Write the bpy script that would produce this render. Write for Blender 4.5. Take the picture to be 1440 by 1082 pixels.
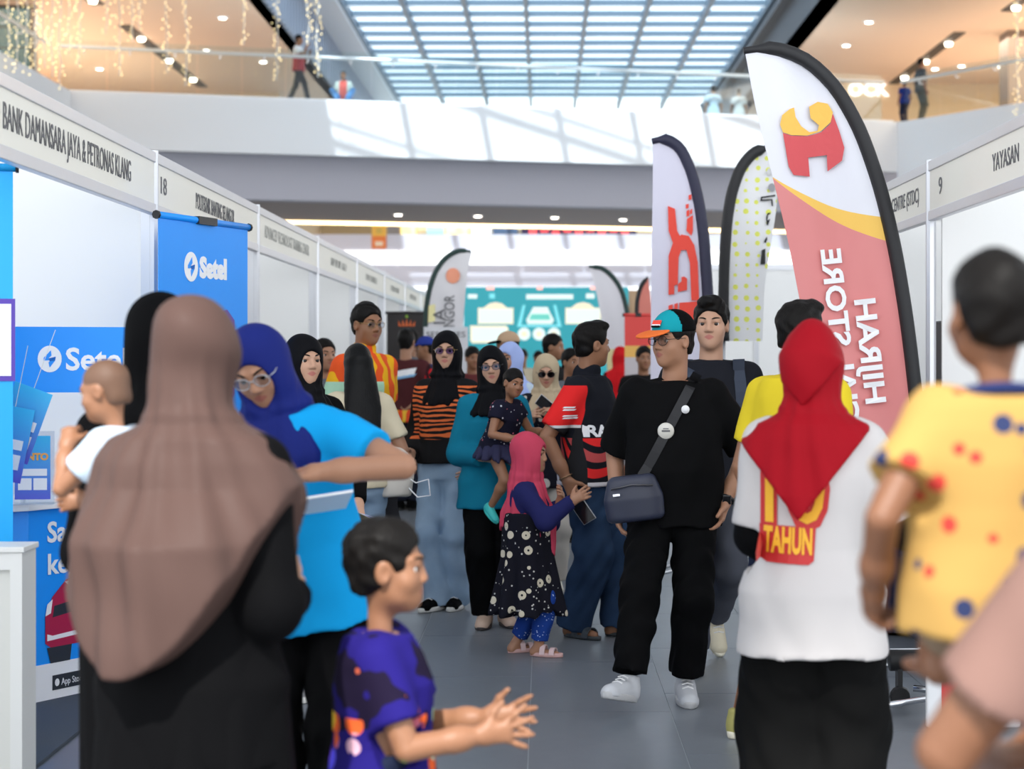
import bpy, bmesh, math, random
import numpy as np
from mathutils import Vector, Matrix
from mathutils.bvhtree import BVHTree
for o in list(bpy.data.objects): bpy.data.objects.remove(o)
SC = bpy.context.scene
COL = SC.collection
# ------------------------------------------------------------ camera, sky, light, exposure
FPX, VX, VY, CH = 2440.0, 765.0, 500.0, 1.52      # focal length in px, vanishing point of the aisle, camera height
cam = bpy.data.cameras.new('camera'); camo = bpy.data.objects.new('camera', cam); COL.objects.link(camo)
camo.location = (0, 0, CH); camo.rotation_euler = (math.pi/2, 0, 0)
cam.sensor_width = 36; cam.lens = 36*FPX/1440
cam.shift_x = (720-VX)/1440; cam.shift_y = (VY-541)/1440
cam.clip_end = 500
cam.dof.use_dof = True; cam.dof.focus_distance = 7.9; cam.dof.aperture_fstop = 2.8
SC.camera = camo
w = bpy.data.worlds.new('world'); SC.world = w; w.use_nodes = True
bg = w.node_tree.nodes['Background']; bg.inputs[0].default_value = (.92, .96, 1, 1); bg.inputs[1].default_value = 1.25
sun = bpy.data.lights.new('sun', 'SUN'); sun.energy = 3.0; sun.angle = .02; sun.color = (1, .97, .92)
suno = bpy.data.objects.new('sun', sun); COL.objects.link(suno); suno.rotation_euler = (math.radians(42), 0, math.radians(-12))
SC.view_settings.view_transform = 'Standard'; SC.view_settings.look = 'None'
SC.view_settings.exposure = 1.0; SC.view_settings.gamma = 1; SC.view_settings.use_curve_mapping = False
def P(px, py, Y): return Vector(((px-VX)*Y/FPX, Y, CH-(py-VY)*Y/FPX))
def PX(px, Y): return (px-VX)*Y/FPX
def PZ(py, Y): return CH-(py-VY)*Y/FPX
# ------------------------------------------------------------ materials
MATS = {}
class V:
    def __init__(s, nt, k): s.nt, s.k = nt, k
    def m(s, op, *a):
        n = s.nt.nodes.new('ShaderNodeMath'); n.operation = op
        for i, v in enumerate((s,)+a):
            if isinstance(v, V): s.nt.links.new(v.k, n.inputs[i])
            else: n.inputs[i].default_value = v
        return V(s.nt, n.outputs[0])
    def __add__(s, o): return s.m('ADD', o)
    def __sub__(s, o): return s.m('SUBTRACT', o)
    def __mul__(s, o): return s.m('MULTIPLY', o)
    def __truediv__(s, o): return s.m('DIVIDE', o)
    def __lt__(s, o): return s.m('LESS_THAN', o)
    def __gt__(s, o): return s.m('GREATER_THAN', o)
    def __and__(s, o): return s.m('MULTIPLY', o)
    def __or__(s, o): return s.m('MAXIMUM', o)
    def fract(s): return s.m('FRACT')
    def abs(s): return s.m('ABSOLUTE')
    def sin(s): return s.m('SINE')
class NB:
    def __init__(s, nt): s.nt = nt; s.tc = nt.nodes.new('ShaderNodeTexCoord')
    def xyz(s):
        n = s.nt.nodes.new('ShaderNodeSeparateXYZ'); s.nt.links.new(s.tc.outputs['Object'], n.inputs[0])
        return [V(s.nt, n.outputs[i]) for i in range(3)]
    def tex(s, kind, scale, out=0, stretch=None, **kw):
        n = s.nt.nodes.new('ShaderNodeTex'+kind)
        n.inputs['Scale'].default_value = scale
        for k, v in kw.items():
            if k in n.inputs: n.inputs[k].default_value = v
            else: setattr(n, k, v)
        src = s.tc.outputs['Object']
        if stretch:
            mp = s.nt.nodes.new('ShaderNodeMapping'); s.nt.links.new(src, mp.inputs[0])
            mp.inputs['Scale'].default_value = stretch; src = mp.outputs[0]
        s.nt.links.new(src, n.inputs['Vector'])
        return V(s.nt, n.outputs[out])
    def mix(s, f, a, b):
        n = s.nt.nodes.new('ShaderNodeMix'); n.data_type = 'RGBA'
        for sock, v in ((n.inputs[0], f), (n.inputs[6], a), (n.inputs[7], b)):
            if isinstance(v, V): s.nt.links.new(v.k, sock)
            elif isinstance(v, (int, float)): sock.default_value = v
            else: sock.default_value = (*v, 1)
        return V(s.nt, n.outputs[2])
def mat(name, col=(.8, .8, .8), rough=.7, metal=0, fn=None, emit=None, es=1, spec=.5, bump=None, coat=0, sheen=0):
    if name in MATS: return MATS[name]
    m = bpy.data.materials.new(name); m.use_nodes = True
    nt = m.node_tree; b = nt.nodes['Principled BSDF']
    b.inputs['Base Color'].default_value = (*col, 1); b.inputs['Roughness'].default_value = rough
    b.inputs['Metallic'].default_value = metal; b.inputs['Specular IOR Level'].default_value = spec
    b.inputs['Coat Weight'].default_value = coat
    nb = NB(nt)
    if fn: nt.links.new(fn(nb).k, b.inputs['Base Color'])
    if emit: b.inputs['Emission Color'].default_value = (*emit, 1); b.inputs['Emission Strength'].default_value = es
    if bump:
        sc, st = bump[:2]
        t = nb.tex('Noise', sc, Detail=3.0, stretch=bump[2] if len(bump) > 2 else None)
        bn = nt.nodes.new('ShaderNodeBump'); bn.inputs['Strength'].default_value = st; bn.inputs['Distance'].default_value = .01
        nt.links.new(t.k, bn.inputs['Height']); nt.links.new(bn.outputs[0], b.inputs['Normal'])
    MATS[name] = m
    return m
def S(r, g, b):
    f = lambda c: (c/255/12.92) if c/255 <= .04045 else ((c/255+.055)/1.055)**2.4
    return (f(r), f(g), f(b))
def glass(name, tint, gl=.12, rough=.03):
    if name in MATS: return MATS[name]
    m = bpy.data.materials.new(name); m.use_nodes = True; nt = m.node_tree
    for n in list(nt.nodes): nt.nodes.remove(n)
    o = nt.nodes.new('ShaderNodeOutputMaterial'); mx = nt.nodes.new('ShaderNodeMixShader')
    t = nt.nodes.new('ShaderNodeBsdfTransparent'); g = nt.nodes.new('ShaderNodeBsdfGlossy')
    t.inputs[0].default_value = (*tint, 1); g.inputs['Roughness'].default_value = rough
    mx.inputs[0].default_value = gl
    nt.links.new(t.outputs[0], mx.inputs[1]); nt.links.new(g.outputs[0], mx.inputs[2]); nt.links.new(mx.outputs[0], o.inputs[0])
    MATS[name] = m
    return m
# ------------------------------------------------------------ objects
def tag(o, label=None, cat=None, group=None, kind=None):
    if label: o['label'] = label
    if cat: o['category'] = cat
    if group: o['group'] = group
    if kind: o['kind'] = kind
    return o
def empty(name, loc=(0, 0, 0), rz=0):
    o = bpy.data.objects.new(name, None); COL.objects.link(o); o.empty_display_size = .1
    o.location = loc; o.rotation_euler = (0, 0, rz)
    return o
def link(name, me, m=None, parent=None, smooth=False):
    o = bpy.data.objects.new(name, me); COL.objects.link(o)
    if m is not None:
        for x in (m if isinstance(m, (list, tuple)) else [m]): me.materials.append(x)
    if smooth: me.polygons.foreach_set('use_smooth', [True]*len(me.polygons))
    if parent: o.parent = parent
    return o
class MB:
    """collects simple shapes into one mesh"""
    def __init__(s): s.v = []; s.f = []; s.mi = []; s.cur = 0
    def add(s, vs, fs):
        n = len(s.v); s.v += [tuple(v) for v in vs]; s.f += [tuple(i+n for i in f) for f in fs]; s.mi += [s.cur]*len(fs); return s
    def box(s, x0, x1, y0, y1, z0, z1):
        return s.add([(x, y, z) for x in (x0, x1) for y in (y0, y1) for z in (z0, z1)],
                     [(0, 1, 3, 2), (4, 6, 7, 5), (0, 4, 5, 1), (2, 3, 7, 6), (0, 2, 6, 4), (1, 5, 7, 3)])
    def obox(s, c, ax, ay, az):      # centre and three half-axis vectors
        c, ax, ay, az = map(Vector, (c, ax, ay, az))
        return s.add([c+i*ax+j*ay+k*az for i in (-1, 1) for j in (-1, 1) for k in (-1, 1)],
                     [(0, 1, 3, 2), (4, 6, 7, 5), (0, 4, 5, 1), (2, 3, 7, 6), (0, 2, 6, 4), (1, 5, 7, 3)])
    def tube(s, pts, r, n=8, closed=False):
        pts = [Vector(p) for p in pts]; rs = r if isinstance(r, (list, tuple)) else [r]*len(pts)
        rings = []; N = len(pts); up = None
        for i, p in enumerate(pts):
            a = pts[(i-1) % N] if (i > 0 or closed) else p; b = pts[(i+1) % N] if (i < N-1 or closed) else p
            d = (b-a).normalized()
            if up is None: up = d.orthogonal().normalized()
            up = (up-d*up.dot(d)).normalized(); sd = d.cross(up)
            rings.append([p+(up*math.cos(2*math.pi*k/n)+sd*math.sin(2*math.pi*k/n))*rs[i] for k in range(n)])
        vs = [v for ring in rings for v in ring]; fs = []
        for i in range(N if closed else N-1):
            j = (i+1) % N
            for k in range(n): fs.append((i*n+k, i*n+(k+1) % n, j*n+(k+1) % n, j*n+k))
        if not closed: fs += [tuple(range(n))[::-1], tuple((N-1)*n+k for k in range(n))]
        return s.add(vs, fs)
    def lathe(s, prof, n=16, c=(0, 0, 0), arc=None):   # prof: (r, z)
        c = Vector(c); vs = []; fs = []
        for r, z in prof:
            for k in range(n): a = 2*math.pi*k/n; vs.append(c+Vector((r*math.cos(a), r*math.sin(a), z)))
        for i in range(len(prof)-1):
            for k in range(n): fs.append((i*n+k, i*n+(k+1) % n, (i+1)*n+(k+1) % n, (i+1)*n+k))
        fs += [tuple(range(n))[::-1], tuple((len(prof)-1)*n+k for k in range(n))]
        return s.add(vs, fs)
    def prism(s, poly, org, U, W, T):    # 2D outline in plane U,W extruded by vector T
        org, U, W, T = map(Vector, (org, U, W, T)); n = len(poly)
        a = [org+U*u+W*v for u, v in poly]
        return s.add(a+[p+T for p in a], [tuple(range(n))[::-1], tuple(range(n, 2*n))]+[(i, (i+1) % n, n+(i+1) % n, n+i) for i in range(n)])
    def mesh(s, name):
        me = bpy.data.meshes.new(name); me.from_pydata(s.v, [], s.f); me.validate(); me.update()
        bm = bmesh.new(); bm.from_mesh(me); bmesh.ops.recalc_face_normals(bm, faces=bm.faces); bm.to_mesh(me); bm.free()
        if any(s.mi) and len(me.polygons) == len(s.mi): me.polygons.foreach_set('material_index', s.mi)
        return me
    def build(s, name, m, parent=None, smooth=False, bevel=0):
        o = link(name, s.mesh(name), m, parent, smooth)
        if bevel: b = o.modifiers.new('bevel', 'BEVEL'); b.width = bevel; b.segments = 2; b.limit_method = 'ANGLE'
        return o
def box(name, m, x0, x1, y0, y1, z0, z1, parent=None, bevel=0): return MB().box(x0, x1, y0, y1, z0, z1).build(name, m, parent, bevel=bevel)
_fonts = {}
def text_mesh(txt, size, align='CENTER', ext=.001, width=None, bold=0, sp=1.0):
    cu = bpy.data.curves.new('lettering', 'FONT'); cu.body = txt; cu.size = size; cu.extrude = ext; cu.align_x = align; cu.align_y = 'CENTER'
    cu.offset = bold; cu.space_character = sp; cu.resolution_u = 3
    o = bpy.data.objects.new('lettering', cu); COL.objects.link(o)
    dg = bpy.context.evaluated_depsgraph_get(); me = bpy.data.meshes.new_from_object(o.evaluated_get(dg))
    bpy.data.objects.remove(o); bpy.data.curves.remove(cu)
    if width and len(me.vertices):
        xs = [v.co.x for v in me.vertices]; k = width/(max(xs)-min(xs))
        for v in me.vertices: v.co.x *= k
    me.materials.clear()
    return me
def text(txt, size, org, U, W, m, parent, align='CENTER', width=None, bold=0, ext=.001, name='lettering', warp=None):
    """flat lettering: U reading direction, W up direction; faces U x W"""
    me = text_mesh(txt, size, align, ext, width, bold)
    org, U, W = Vector(org), Vector(U).normalized(), Vector(W).normalized(); N = U.cross(W)
    for v in me.vertices:
        c = v.co.copy(); q = org+U*c.x+W*c.y+N*c.z
        v.co = warp(q) if warp else q
    return link(name, me, m, parent)
# ------------------------------------------------------------ implicit surfaces (smooth unions meshed with surface nets)
def rot(ax, a):
    c, s_ = math.cos(a), math.sin(a)
    return np.array({'x': [[1, 0, 0], [0, c, -s_], [0, s_, c]], 'y': [[c, 0, s_], [0, 1, 0], [-s_, 0, c]], 'z': [[c, -s_, 0], [s_, c, 0], [0, 0, 1]]}[ax])
A = lambda *v: np.array(v, float)
def unit(v): v = np.asarray(v, float); return v/max(np.linalg.norm(v), 1e-9)
class Field:
    def __init__(s): s.ops = []; s.lo = A(9, 9, 9); s.hi = -s.lo
    def op(s, kind, fn, lo, hi, k):
        lo, hi = np.minimum(lo, hi), np.maximum(lo, hi)
        s.ops.append((kind, fn, lo, hi, k))
        if kind == 'a': s.lo = np.minimum(s.lo, lo); s.hi = np.maximum(s.hi, hi)
        return s
    def rc(s, a, b, ra, rb, k=.02, fl=None, kind='a'):
        a, b = np.asarray(a, float), np.asarray(b, float); ba = b-a; L2 = max(ba@ba, 1e-12)
        def fn(x, y, z):
            qx, qy, qz = x-a[0], y-a[1], z-a[2]
            if fl is not None:
                n, f = fl; d = (qx*n[0]+qy*n[1]+qz*n[2])*(1/f-1); qx, qy, qz = qx+n[0]*d, qy+n[1]*d, qz+n[2]*d
            t = np.clip((qx*ba[0]+qy*ba[1]+qz*ba[2])/L2, 0, 1)
            dx, dy, dz = qx-t*ba[0], qy-t*ba[1], qz-t*ba[2]
            return np.sqrt(dx*dx+dy*dy+dz*dz)-(ra+t*(rb-ra))
        r = max(ra, rb)
        return s.op(kind, fn, np.minimum(a, b)-r, np.maximum(a, b)+r, k)
    def ell(s, c, r, R=None, k=.02, kind='a'):
        c, r = np.asarray(c, float), np.asarray(r, float); R = np.eye(3) if R is None else R
        def fn(x, y, z):
            qx, qy, qz = x-c[0], y-c[1], z-c[2]
            u = [qx*R[0, i]+qy*R[1, i]+qz*R[2, i] for i in range(3)]
            k0 = np.sqrt((u[0]/r[0])**2+(u[1]/r[1])**2+(u[2]/r[2])**2)+1e-6
            k1 = np.sqrt((u[0]/r[0]**2)**2+(u[1]/r[1]**2)**2+(u[2]/r[2]**2)**2)+1e-6
            return k0*(k0-1)/k1
        ext = np.sqrt(((R*r)**2).sum(1))
        return s.op(kind, fn, c-ext, c+ext, k)
    def loft(s, a, b, f, secs, k=.02, kind='a', rnd=0.0):
        """elliptical sections (t, half width, half depth, forward offset) along a-b, flat ends"""
        a, b = np.asarray(a, float), np.asarray(b, float); L = np.linalg.norm(b-a); u = (b-a)/L
        f = unit(np.asarray(f, float)-u*(np.asarray(f, float)@u)); sd = np.cross(f, u)
        T = [q[0] for q in secs]; Wd = [q[1] for q in secs]; Dp = [q[2] for q in secs]; Of = [(q[3] if len(q) > 3 else 0) for q in secs]
        def fn(x, y, z):
            qx, qy, qz = x-a[0], y-a[1], z-a[2]
            t = (qx*u[0]+qy*u[1]+qz*u[2])/L
            w_ = np.interp(t, T, Wd); d_ = np.interp(t, T, Dp); o_ = np.interp(t, T, Of)
            X = qx*sd[0]+qy*sd[1]+qz*sd[2]; Y = qx*f[0]+qy*f[1]+qz*f[2]-o_
            k0 = np.sqrt((X/w_)**2+(Y/d_)**2)+1e-6; k1 = np.sqrt((X/w_**2)**2+(Y/d_**2)**2)+1e-6
            dr = k0*(k0-1)/k1; da = np.maximum(-t, t-1)*L
            if rnd: dr = dr+rnd; da = da+rnd; return np.minimum(np.maximum(dr, da), 0)+np.sqrt(np.maximum(dr, 0)**2+np.maximum(da, 0)**2)-rnd
            return np.maximum(dr, da)
        r = max(max(Wd), max(Dp))+max(abs(o) for o in Of)
        return s.op(kind, fn, np.minimum(a, b)-r, np.maximum(a, b)+r, k)
    def eval(s, h, post=None, pad=.03):
        lo = s.lo-pad; n = np.maximum(np.ceil((s.hi+pad-lo)/h).astype(int)+1, 4)
        ax = [(lo[i]+np.arange(n[i])*h) for i in range(3)]
        D = np.full(n, .3)
        for kind, fn, l, hh, k in s.ops:
            m = k+2.5*h+(.05 if kind == 's' else .02)
            i0 = np.maximum(((l-m-lo)/h).astype(int), 0); i1 = np.minimum(((hh+m-lo)/h).astype(int)+2, n)
            if (i1 <= i0).any(): continue
            sl = tuple(slice(i0[i], i1[i]) for i in range(3))
            x, y, z = ax[0][sl[0]][:, None, None], ax[1][sl[1]][None, :, None], ax[2][sl[2]][None, None, :]
            d = fn(x, y, z); c = D[sl]
            if kind == 'a': q = np.clip(.5+.5*(c-d)/k, 0, 1); D[sl] = c+(d-c)*q-k*q*(1-q)
            else: d = -d; q = np.clip(.5-.5*(c-d)/k, 0, 1); D[sl] = c+(d-c)*q+k*q*(1-q)
        X, Y, Z = ax[0][:, None, None], ax[1][None, :, None], ax[2][None, None, :]
        if post: D = post(D, X, Y, Z)
        D = np.array(np.broadcast_to(D, n))
        for a_ in range(3):
            for e in (0, -1):
                sl = [slice(None)]*3; sl[a_] = e; D[tuple(sl)] = np.maximum(D[tuple(sl)], .5*h)
        return D, lo
    def net(s, h, post=None, pad=.03):
        D, lo = s.eval(h, post, pad); Sg = D < 0; nx, ny, nz = D.shape
        cor = [(i, j, k) for i in (0, 1) for j in (0, 1) for k in (0, 1)]
        cnt = sum(Sg[i:nx-1+i, j:ny-1+j, k:nz-1+k].astype(np.int8) for i, j, k in cor)
        act = (cnt > 0) & (cnt < 8); I = np.argwhere(act)
        if not len(I): return np.zeros((0, 3)), np.zeros((0, 4), int)
        vals = np.stack([D[I[:, 0]+i, I[:, 1]+j, I[:, 2]+k] for i, j, k in cor], 1)
        acc = np.zeros((len(I), 3)); num = np.zeros(len(I))
        for p in range(8):
            for ax_, st in ((0, 4), (1, 2), (2, 1)):
                if cor[p][ax_]: continue
                q = p+st; va, vb = vals[:, p], vals[:, q]; mk = (va < 0) != (vb < 0)
                t = np.where(mk, va/np.where(mk, va-vb, 1), 0)
                pos = np.array(cor[p], float)[None]+t[:, None]*(np.array(cor[q])-np.array(cor[p]))[None]
                acc += np.where(mk[:, None], pos, 0); num += mk
        vs = lo+(I+acc/num[:, None])*h
        ids = np.full(act.shape, -1, np.int64); ids[tuple(I.T)] = np.arange(len(I))
        Q = []
        for a_ in range(3):
            b_, c_ = (a_+1) % 3, (a_+2) % 3
            s0 = [slice(1, -1)]*3; s1 = [slice(1, -1)]*3; s0[a_] = slice(0, -1); s1[a_] = slice(1, None)
            A0, A1 = Sg[tuple(s0)], Sg[tuple(s1)]
            E = np.argwhere(A0 != A1)
            if not len(E): continue
            inv = A1[tuple(E.T)]
            base = E.copy(); base[:, b_] += 1; base[:, c_] += 1
            def cell(db, dc):
                c = base.copy(); c[:, b_] -= db; c[:, c_] -= dc; return ids[tuple(c.T)]
            q = np.stack([cell(1, 1), cell(0, 1), cell(0, 0), cell(1, 0)], 1)
            q[inv] = q[inv][:, ::-1]
            Q.append(q)
        return vs, np.concatenate(Q)
def np_mesh(name, parts, idx=None):
    """parts: list of (verts, quads); one smooth mesh"""
    V_, F_ = [], []; n = 0
    for v, f in parts:
        V_.append(v); F_.append(f+n); n += len(v)
    v = np.concatenate(V_); f = np.concatenate(F_)
    me = bpy.data.meshes.new(name)
    me.vertices.add(len(v)); me.vertices.foreach_set('co', v.astype(np.float32).ravel())
    me.loops.add(len(f)*4); me.loops.foreach_set('vertex_index', f.astype(np.int32).ravel())
    me.polygons.add(len(f)); me.polygons.foreach_set('loop_start', np.arange(0, len(f)*4, 4, dtype=np.int32))
    me.polygons.foreach_set('loop_total', np.full(len(f), 4, np.int32)); me.polygons.foreach_set('use_smooth', np.ones(len(f), bool))
    if idx is not None: me.polygons.foreach_set('material_index', idx(v[f].mean(1)).astype(np.int32))
    me.update(calc_edges=True)
    return me
def wr(amp, f=1.0, seed=0, vert=1.0):
    """cloth wrinkles: a few crossed waves, in metres"""
    rs = np.random.RandomState(seed); ph = rs.rand(8)*6.28; d = rs.randn(8, 3)
    def fn(D, x, y, z):
        o = 0
        for i in range(4):
            o = o+np.sin((d[i, 0]*x+d[i, 1]*y)*26*f+z*vert*22*f*(1+.3*d[i, 2])+ph[i]+1.3*np.sin(d[i+4, 0]*14*x+d[i+4, 1]*14*y+d[i+4, 2]*9*z+ph[i+4]))
        return D+amp*.5*o
    return fn
# ------------------------------------------------------------ people
def skinmat(k='skin'):
    c = {'skin': (.37, .185, .11), 'fair': (.50, .285, .19), 'dark': (.20, .088, .045), 'tan': (.29, .135, .072)}[k]
    l = {'skin': (.31, .105, .08), 'fair': (.42, .14, .115), 'dark': (.16, .055, .04), 'tan': (.235, .08, .055)}[k]
    def fn(nb):
        at = nb.nt.nodes.new('ShaderNodeAttribute'); at.attribute_name = 'lip'
        return nb.mix(V(nb.nt, at.outputs['Fac']), c, l)
    return mat('skin_'+k, c, .48, spec=.4, fn=fn)
M_HAIR = mat('black_hair', (.006, .005, .0045), .5, spec=.12, bump=(160, .35, (1, 1, .15)))
M_EYE = mat('eye_white', (.75, .72, .68), .25); M_IRIS = mat('eye_iris', (.02, .012, .008), .15)
def ik(a, t, l1, l2, pole):
    d = t-a; L = np.linalg.norm(d); m = (l1+l2)*.995
    if L > m: t = a+d*m/L; d = t-a; L = m
    L = max(L, abs(l1-l2)+.01)
    u = unit(d); x = (l1*l1-l2*l2+L*L)/(2*L); hgt = math.sqrt(max(l1*l1-x*x, 0))
    p = np.asarray(pole, float); p = unit(p-u*(p@u))
    return a+u*x+p*hgt, t
def skel(H, sex, kid, lean, head, arms, legs, hipz=None):
    J = {'H': H, 'kid': kid, 'sex': sex}
    hz = (.52-.05*kid)*H if hipz is None else hipz
    full = (.52-.05*kid)*H
    sz, nz = (.792-.05*kid)*H, (.85-.05*kid)*H
    hh = H*(.135+.045*kid); J['hh'] = hh; J['hs'] = hh/.243
    Rt = rot('z', lean[2])@rot('x', -lean[0])@rot('y', lean[1]); J['Rt'] = Rt
    P0 = A(0, 0, hz); J['pel'] = P0
    up = lambda x, y, z: P0+Rt@A(x, y, z-full)
    J['up'] = up
    sh = {'m': .105, 'f': .092}[sex]*H*(1-.06*kid); J['sh'] = sh
    J['nb'] = up(0, -.005*H, nz)
    Rn = Rt@rot('z', head[0]*.3)@rot('x', -head[1]*.6)@rot('y', head[2]*.6)
    J['hc'] = J['nb']+Rn@A(0, .014*H, H-.5*hh-nz)
    J['Rh'] = Rt@rot('z', head[0])@rot('x', -head[1])@rot('y', head[2])
    la1, la2 = .178*H, .150*H
    for sd, sg in (('R', 1), ('L', -1)):
        a = arms.get(sd, {}) if arms else {}
        S_ = up(sg*sh, 0, sz); J['s'+sd] = S_
        off = a.get('w', (.05, .04, -.31*H)); mir = A(sg, 1, 1)
        t = S_+A(*off)*mir
        el, wv = ik(S_, t, la1, la2, A(*a.get('pole', (.5, -1, -.2)))*mir)
        J['e'+sd], J['w'+sd] = el, wv
        J['hd'+sd] = unit(A(*a['d'])*mir) if 'd' in a else unit(wv-el)
        J['hn'+sd] = A(*a.get('n', (-1, .1, 0)))*mir
        J['hand'+sd] = (a.get('curl', .35), a.get('spread', .06), a.get('thumb', .5))
        g = legs.get(sd, {}) if legs else {}
        hp = P0+A(sg*.052*H, 0, -.01*H); J['h'+sd] = hp
        an = A(*g.get('a', (.06, 0, 0)))*mir; an[2] += .045*H
        l1, l2 = (.245-.02*kid)*H, (.235-.02*kid)*H
        kn, an2 = ik(hp, an, l1, l2, A(*g.get('pole', (.12, 1, 0)))*mir)
        J['k'+sd], J['a'+sd] = kn, an2
        J['toe'+sd] = unit(A(*g.get('toe', (.18, 1, 0)))*mir)
    return J
def head_field(J, F=None, ears=True):
    F = F or Field(); s, c, R = J['hs'], J['hc'], J['Rh']
    p = lambda x, y, z: c+R@(A(x, y, z)*s)
    e = lambda x, y, z, a, b, d, k=.02, kind='a': F.ell(p(x, y, z), A(a, b, d)*s, R, k*s, kind)
    r = lambda a, b, ra, rb, k=.012, kind='a': F.rc(p(*a), p(*b), ra*s, rb*s, k*s, kind=kind)
    kd = J['kid']
    e(0, -.014, .03, .077, .095, .09)
    e(0, .02, -.025, .065, .073, .088, .03)
    e(0, .034, -.066-.0*kd, .053+.006*kd, .05, .042, .03)
    e(0, .062, -.097+.01*kd, .024, .024, .022, .03)
    for q in (-1, 1):
        e(q*.037, .055, -.03, .027+.008*kd, .026, .03, .02)
        r((q*.016, .084, .026), (q*.047, .068, .028), .010, .009, .015)
        e(q*.033, .098, .004, .022, .02, .014, .012, 's')
        r((q*.018, .083, .0135), (q*.033, .084, .0150), .0042, .0045, .006); r((q*.033, .084, .0150), (q*.049, .073, .0115), .0045, .004, .006)
        r((q*.019, .079, -.0075), (q*.047, .071, -.0065), .004, .004, .006)
        e(q*.0125, .093, -.03, .009, .011, .008, .008)
        if ears: e(q*.079, -.006, -.006, .009, .021, .032, .01); e(q*.086, .002, -.004, .006, .009, .017, .006, 's')
    r((0, .084, .012), (0, .103-.006*kd, -.024), .0085, .0115, .012)
    r((-.019, .078, -.0555), (.019, .078, -.0555), .006, .006, .008); r((0, .086, -.054), (0, .086, -.0545), .0065, .0065, .01)
    r((-.015, .079, -.0655), (.015, .079, -.0655), .0075, .0075, .008); r((0, .0845, -.066), (0, .0846, -.066), .007, .007, .01)
    nr = (.045 if J['sex'] == 'f' else .051)*(1-.25*kd)*J['H']/1.7
    F.rc(p(0, -.022, -.05), J['nb']-A(0, 0, .05*J['H']/1.7), nr, nr*1.12, .03)
    return F
def lip_mask(J, v):
    q = ((v-J['hc'])@J['Rh'])/J['hs']
    d = (q[:, 0]/.024)**2+((q[:, 2]+.0605)/(.0125*np.clip(1.15-np.abs(q[:, 0])/.03, .2, 1)))**2
    return np.clip((1.25-d)/.5, 0, 1)*(q[:, 1] > .06)
def hand_field(J, sd, F):
    H = J['H']; sg = 1 if sd == 'R' else -1
    el, w_, d, n = J['e'+sd], J['w'+sd], J['hd'+sd], J['hn'+sd]
    curl, spread, th = J['hand'+sd]
    n = unit(n-d*(n@d)); t = np.cross(d, n)*sg       # towards the thumb
    kd = J['kid']; hl = (.105+.004*kd)*H; fat = 1+.12*kd
    fr = .0235*H*fat
    F.rc(el, w_-(w_-el)*.3, fr*1.0, fr*.86, .02); F.rc(w_-(w_-el)*.35, w_, fr*.86, fr*.66, .02)
    pw = .2*hl
    for u in (-.62, 0, .62):
        F.rc(w_+d*.06*hl+t*u*pw*.7, w_+d*.44*hl+t*u*pw, .085*hl*fat, .075*hl*fat, .02)
    for i, (u, L) in enumerate(((.95, .43), (.33, .48), (-.3, .45), (-.9, .35))):
        b = w_+d*.47*hl+t*u*pw; ang = curl*(1+.12*i); dd = unit(d+t*u*spread*2.2); r0 = .049*hl*fat
        for j, fr_ in enumerate((.42, .32, .26)):
            dd2 = unit(dd*math.cos(ang*(j+1)*.75)+n*math.sin(ang*(j+1)*.75))
            e_ = b+dd2*L*hl*fr_
            F.rc(b, e_, r0*(1-.08*j), r0*(1-.08*(j+1)), .006); b = e_
    b = w_+d*.12*hl+t*.75*pw; dd = unit(t*(.35+th)+d*.75+n*.35)
    e_ = b+dd*.25*hl; F.rc(b, e_, .075*hl*fat, .06*hl*fat, .015)
    dd = unit(dd+d*.5+n*.35*curl); F.rc(e_, e_+dd*.24*hl, .055*hl*fat, .043*hl*fat, .006)
    return F
def torso_secs(J, ex=0, belly=0, hem=None, z1=None):
    """(z in body units, half width, half depth, offset) measured up the torso"""
    H, kid = J['H'], J['kid']; m = J['sex'] == 'm'
    b = [(.46, .103, .075, 0), (.52, .104 if m else .108, .074, -.002), (.60, .094 if m else .084, .066, 0), (.66, .097 if m else .088, .067, .003),
         (.73, .105 if m else .095, .069 if m else .072, .004), (.785, .10 if m else .09, .058, -.003), (.82, .078 if m else .07, .046, -.008), (.85, .04, .037, -.006)]
    o = []
    for z, w_, d, f in b:
        zz = z-.05*kid*min(1, (z-.3)/.5)
        bl = belly*math.exp(-((z-.61)/.07)**2)
        o.append((zz*H, w_*H*(1+.1*kid)+ex+bl*.5, d*H*(1+.22*kid)+ex+bl*.6, f*H+bl*.5))
    return o
def torso_loft(F, J, ex, hem, top, belly=0, flare=0, k=.03):
    """loft in the torso frame from height hem to height top (metres in the upright body)"""
    se = torso_secs(J, ex, belly); zs = [q[0] for q in se]
    zz = sorted(set([hem, top]+[z for z in zs if hem < z < top]))
    g = lambda i, z: float(np.interp(z, zs, [q[i] for q in se]))
    up = J['up']; L = top-hem
    secs = []
    for z in zz:
        fl = flare*max(0, (.62*J['H']-z))/max(.62*J['H']-hem, 1e-3) if hem < .62*J['H'] else 0
        secs.append(((z-hem)/L, g(1, z)+fl, g(2, z)+fl, g(3, z)))
    F.loft(up(0, 0, hem), up(0, 0, top), J['Rt']@A(0, 1, 0), secs, k)
def limb(F, pts, rs, k=.02, flat=True):
    for i in range(len(pts)-1):
        F.rc(pts[i], pts[i+1], rs[i], rs[i+1], k)
def cuff_cut(F, c, d, r, L=.12):
    """remove everything beyond point c along direction d (a sleeve or trouser end)"""
    d = unit(d); a = np.asarray(c); f = A(0, 1, 0) if abs(d[1]) < .8 else A(1, 0, 0)
    F.loft(a, a+d*L, f, [(0, r, r), (1, r, r)], .004, 's')
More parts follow.
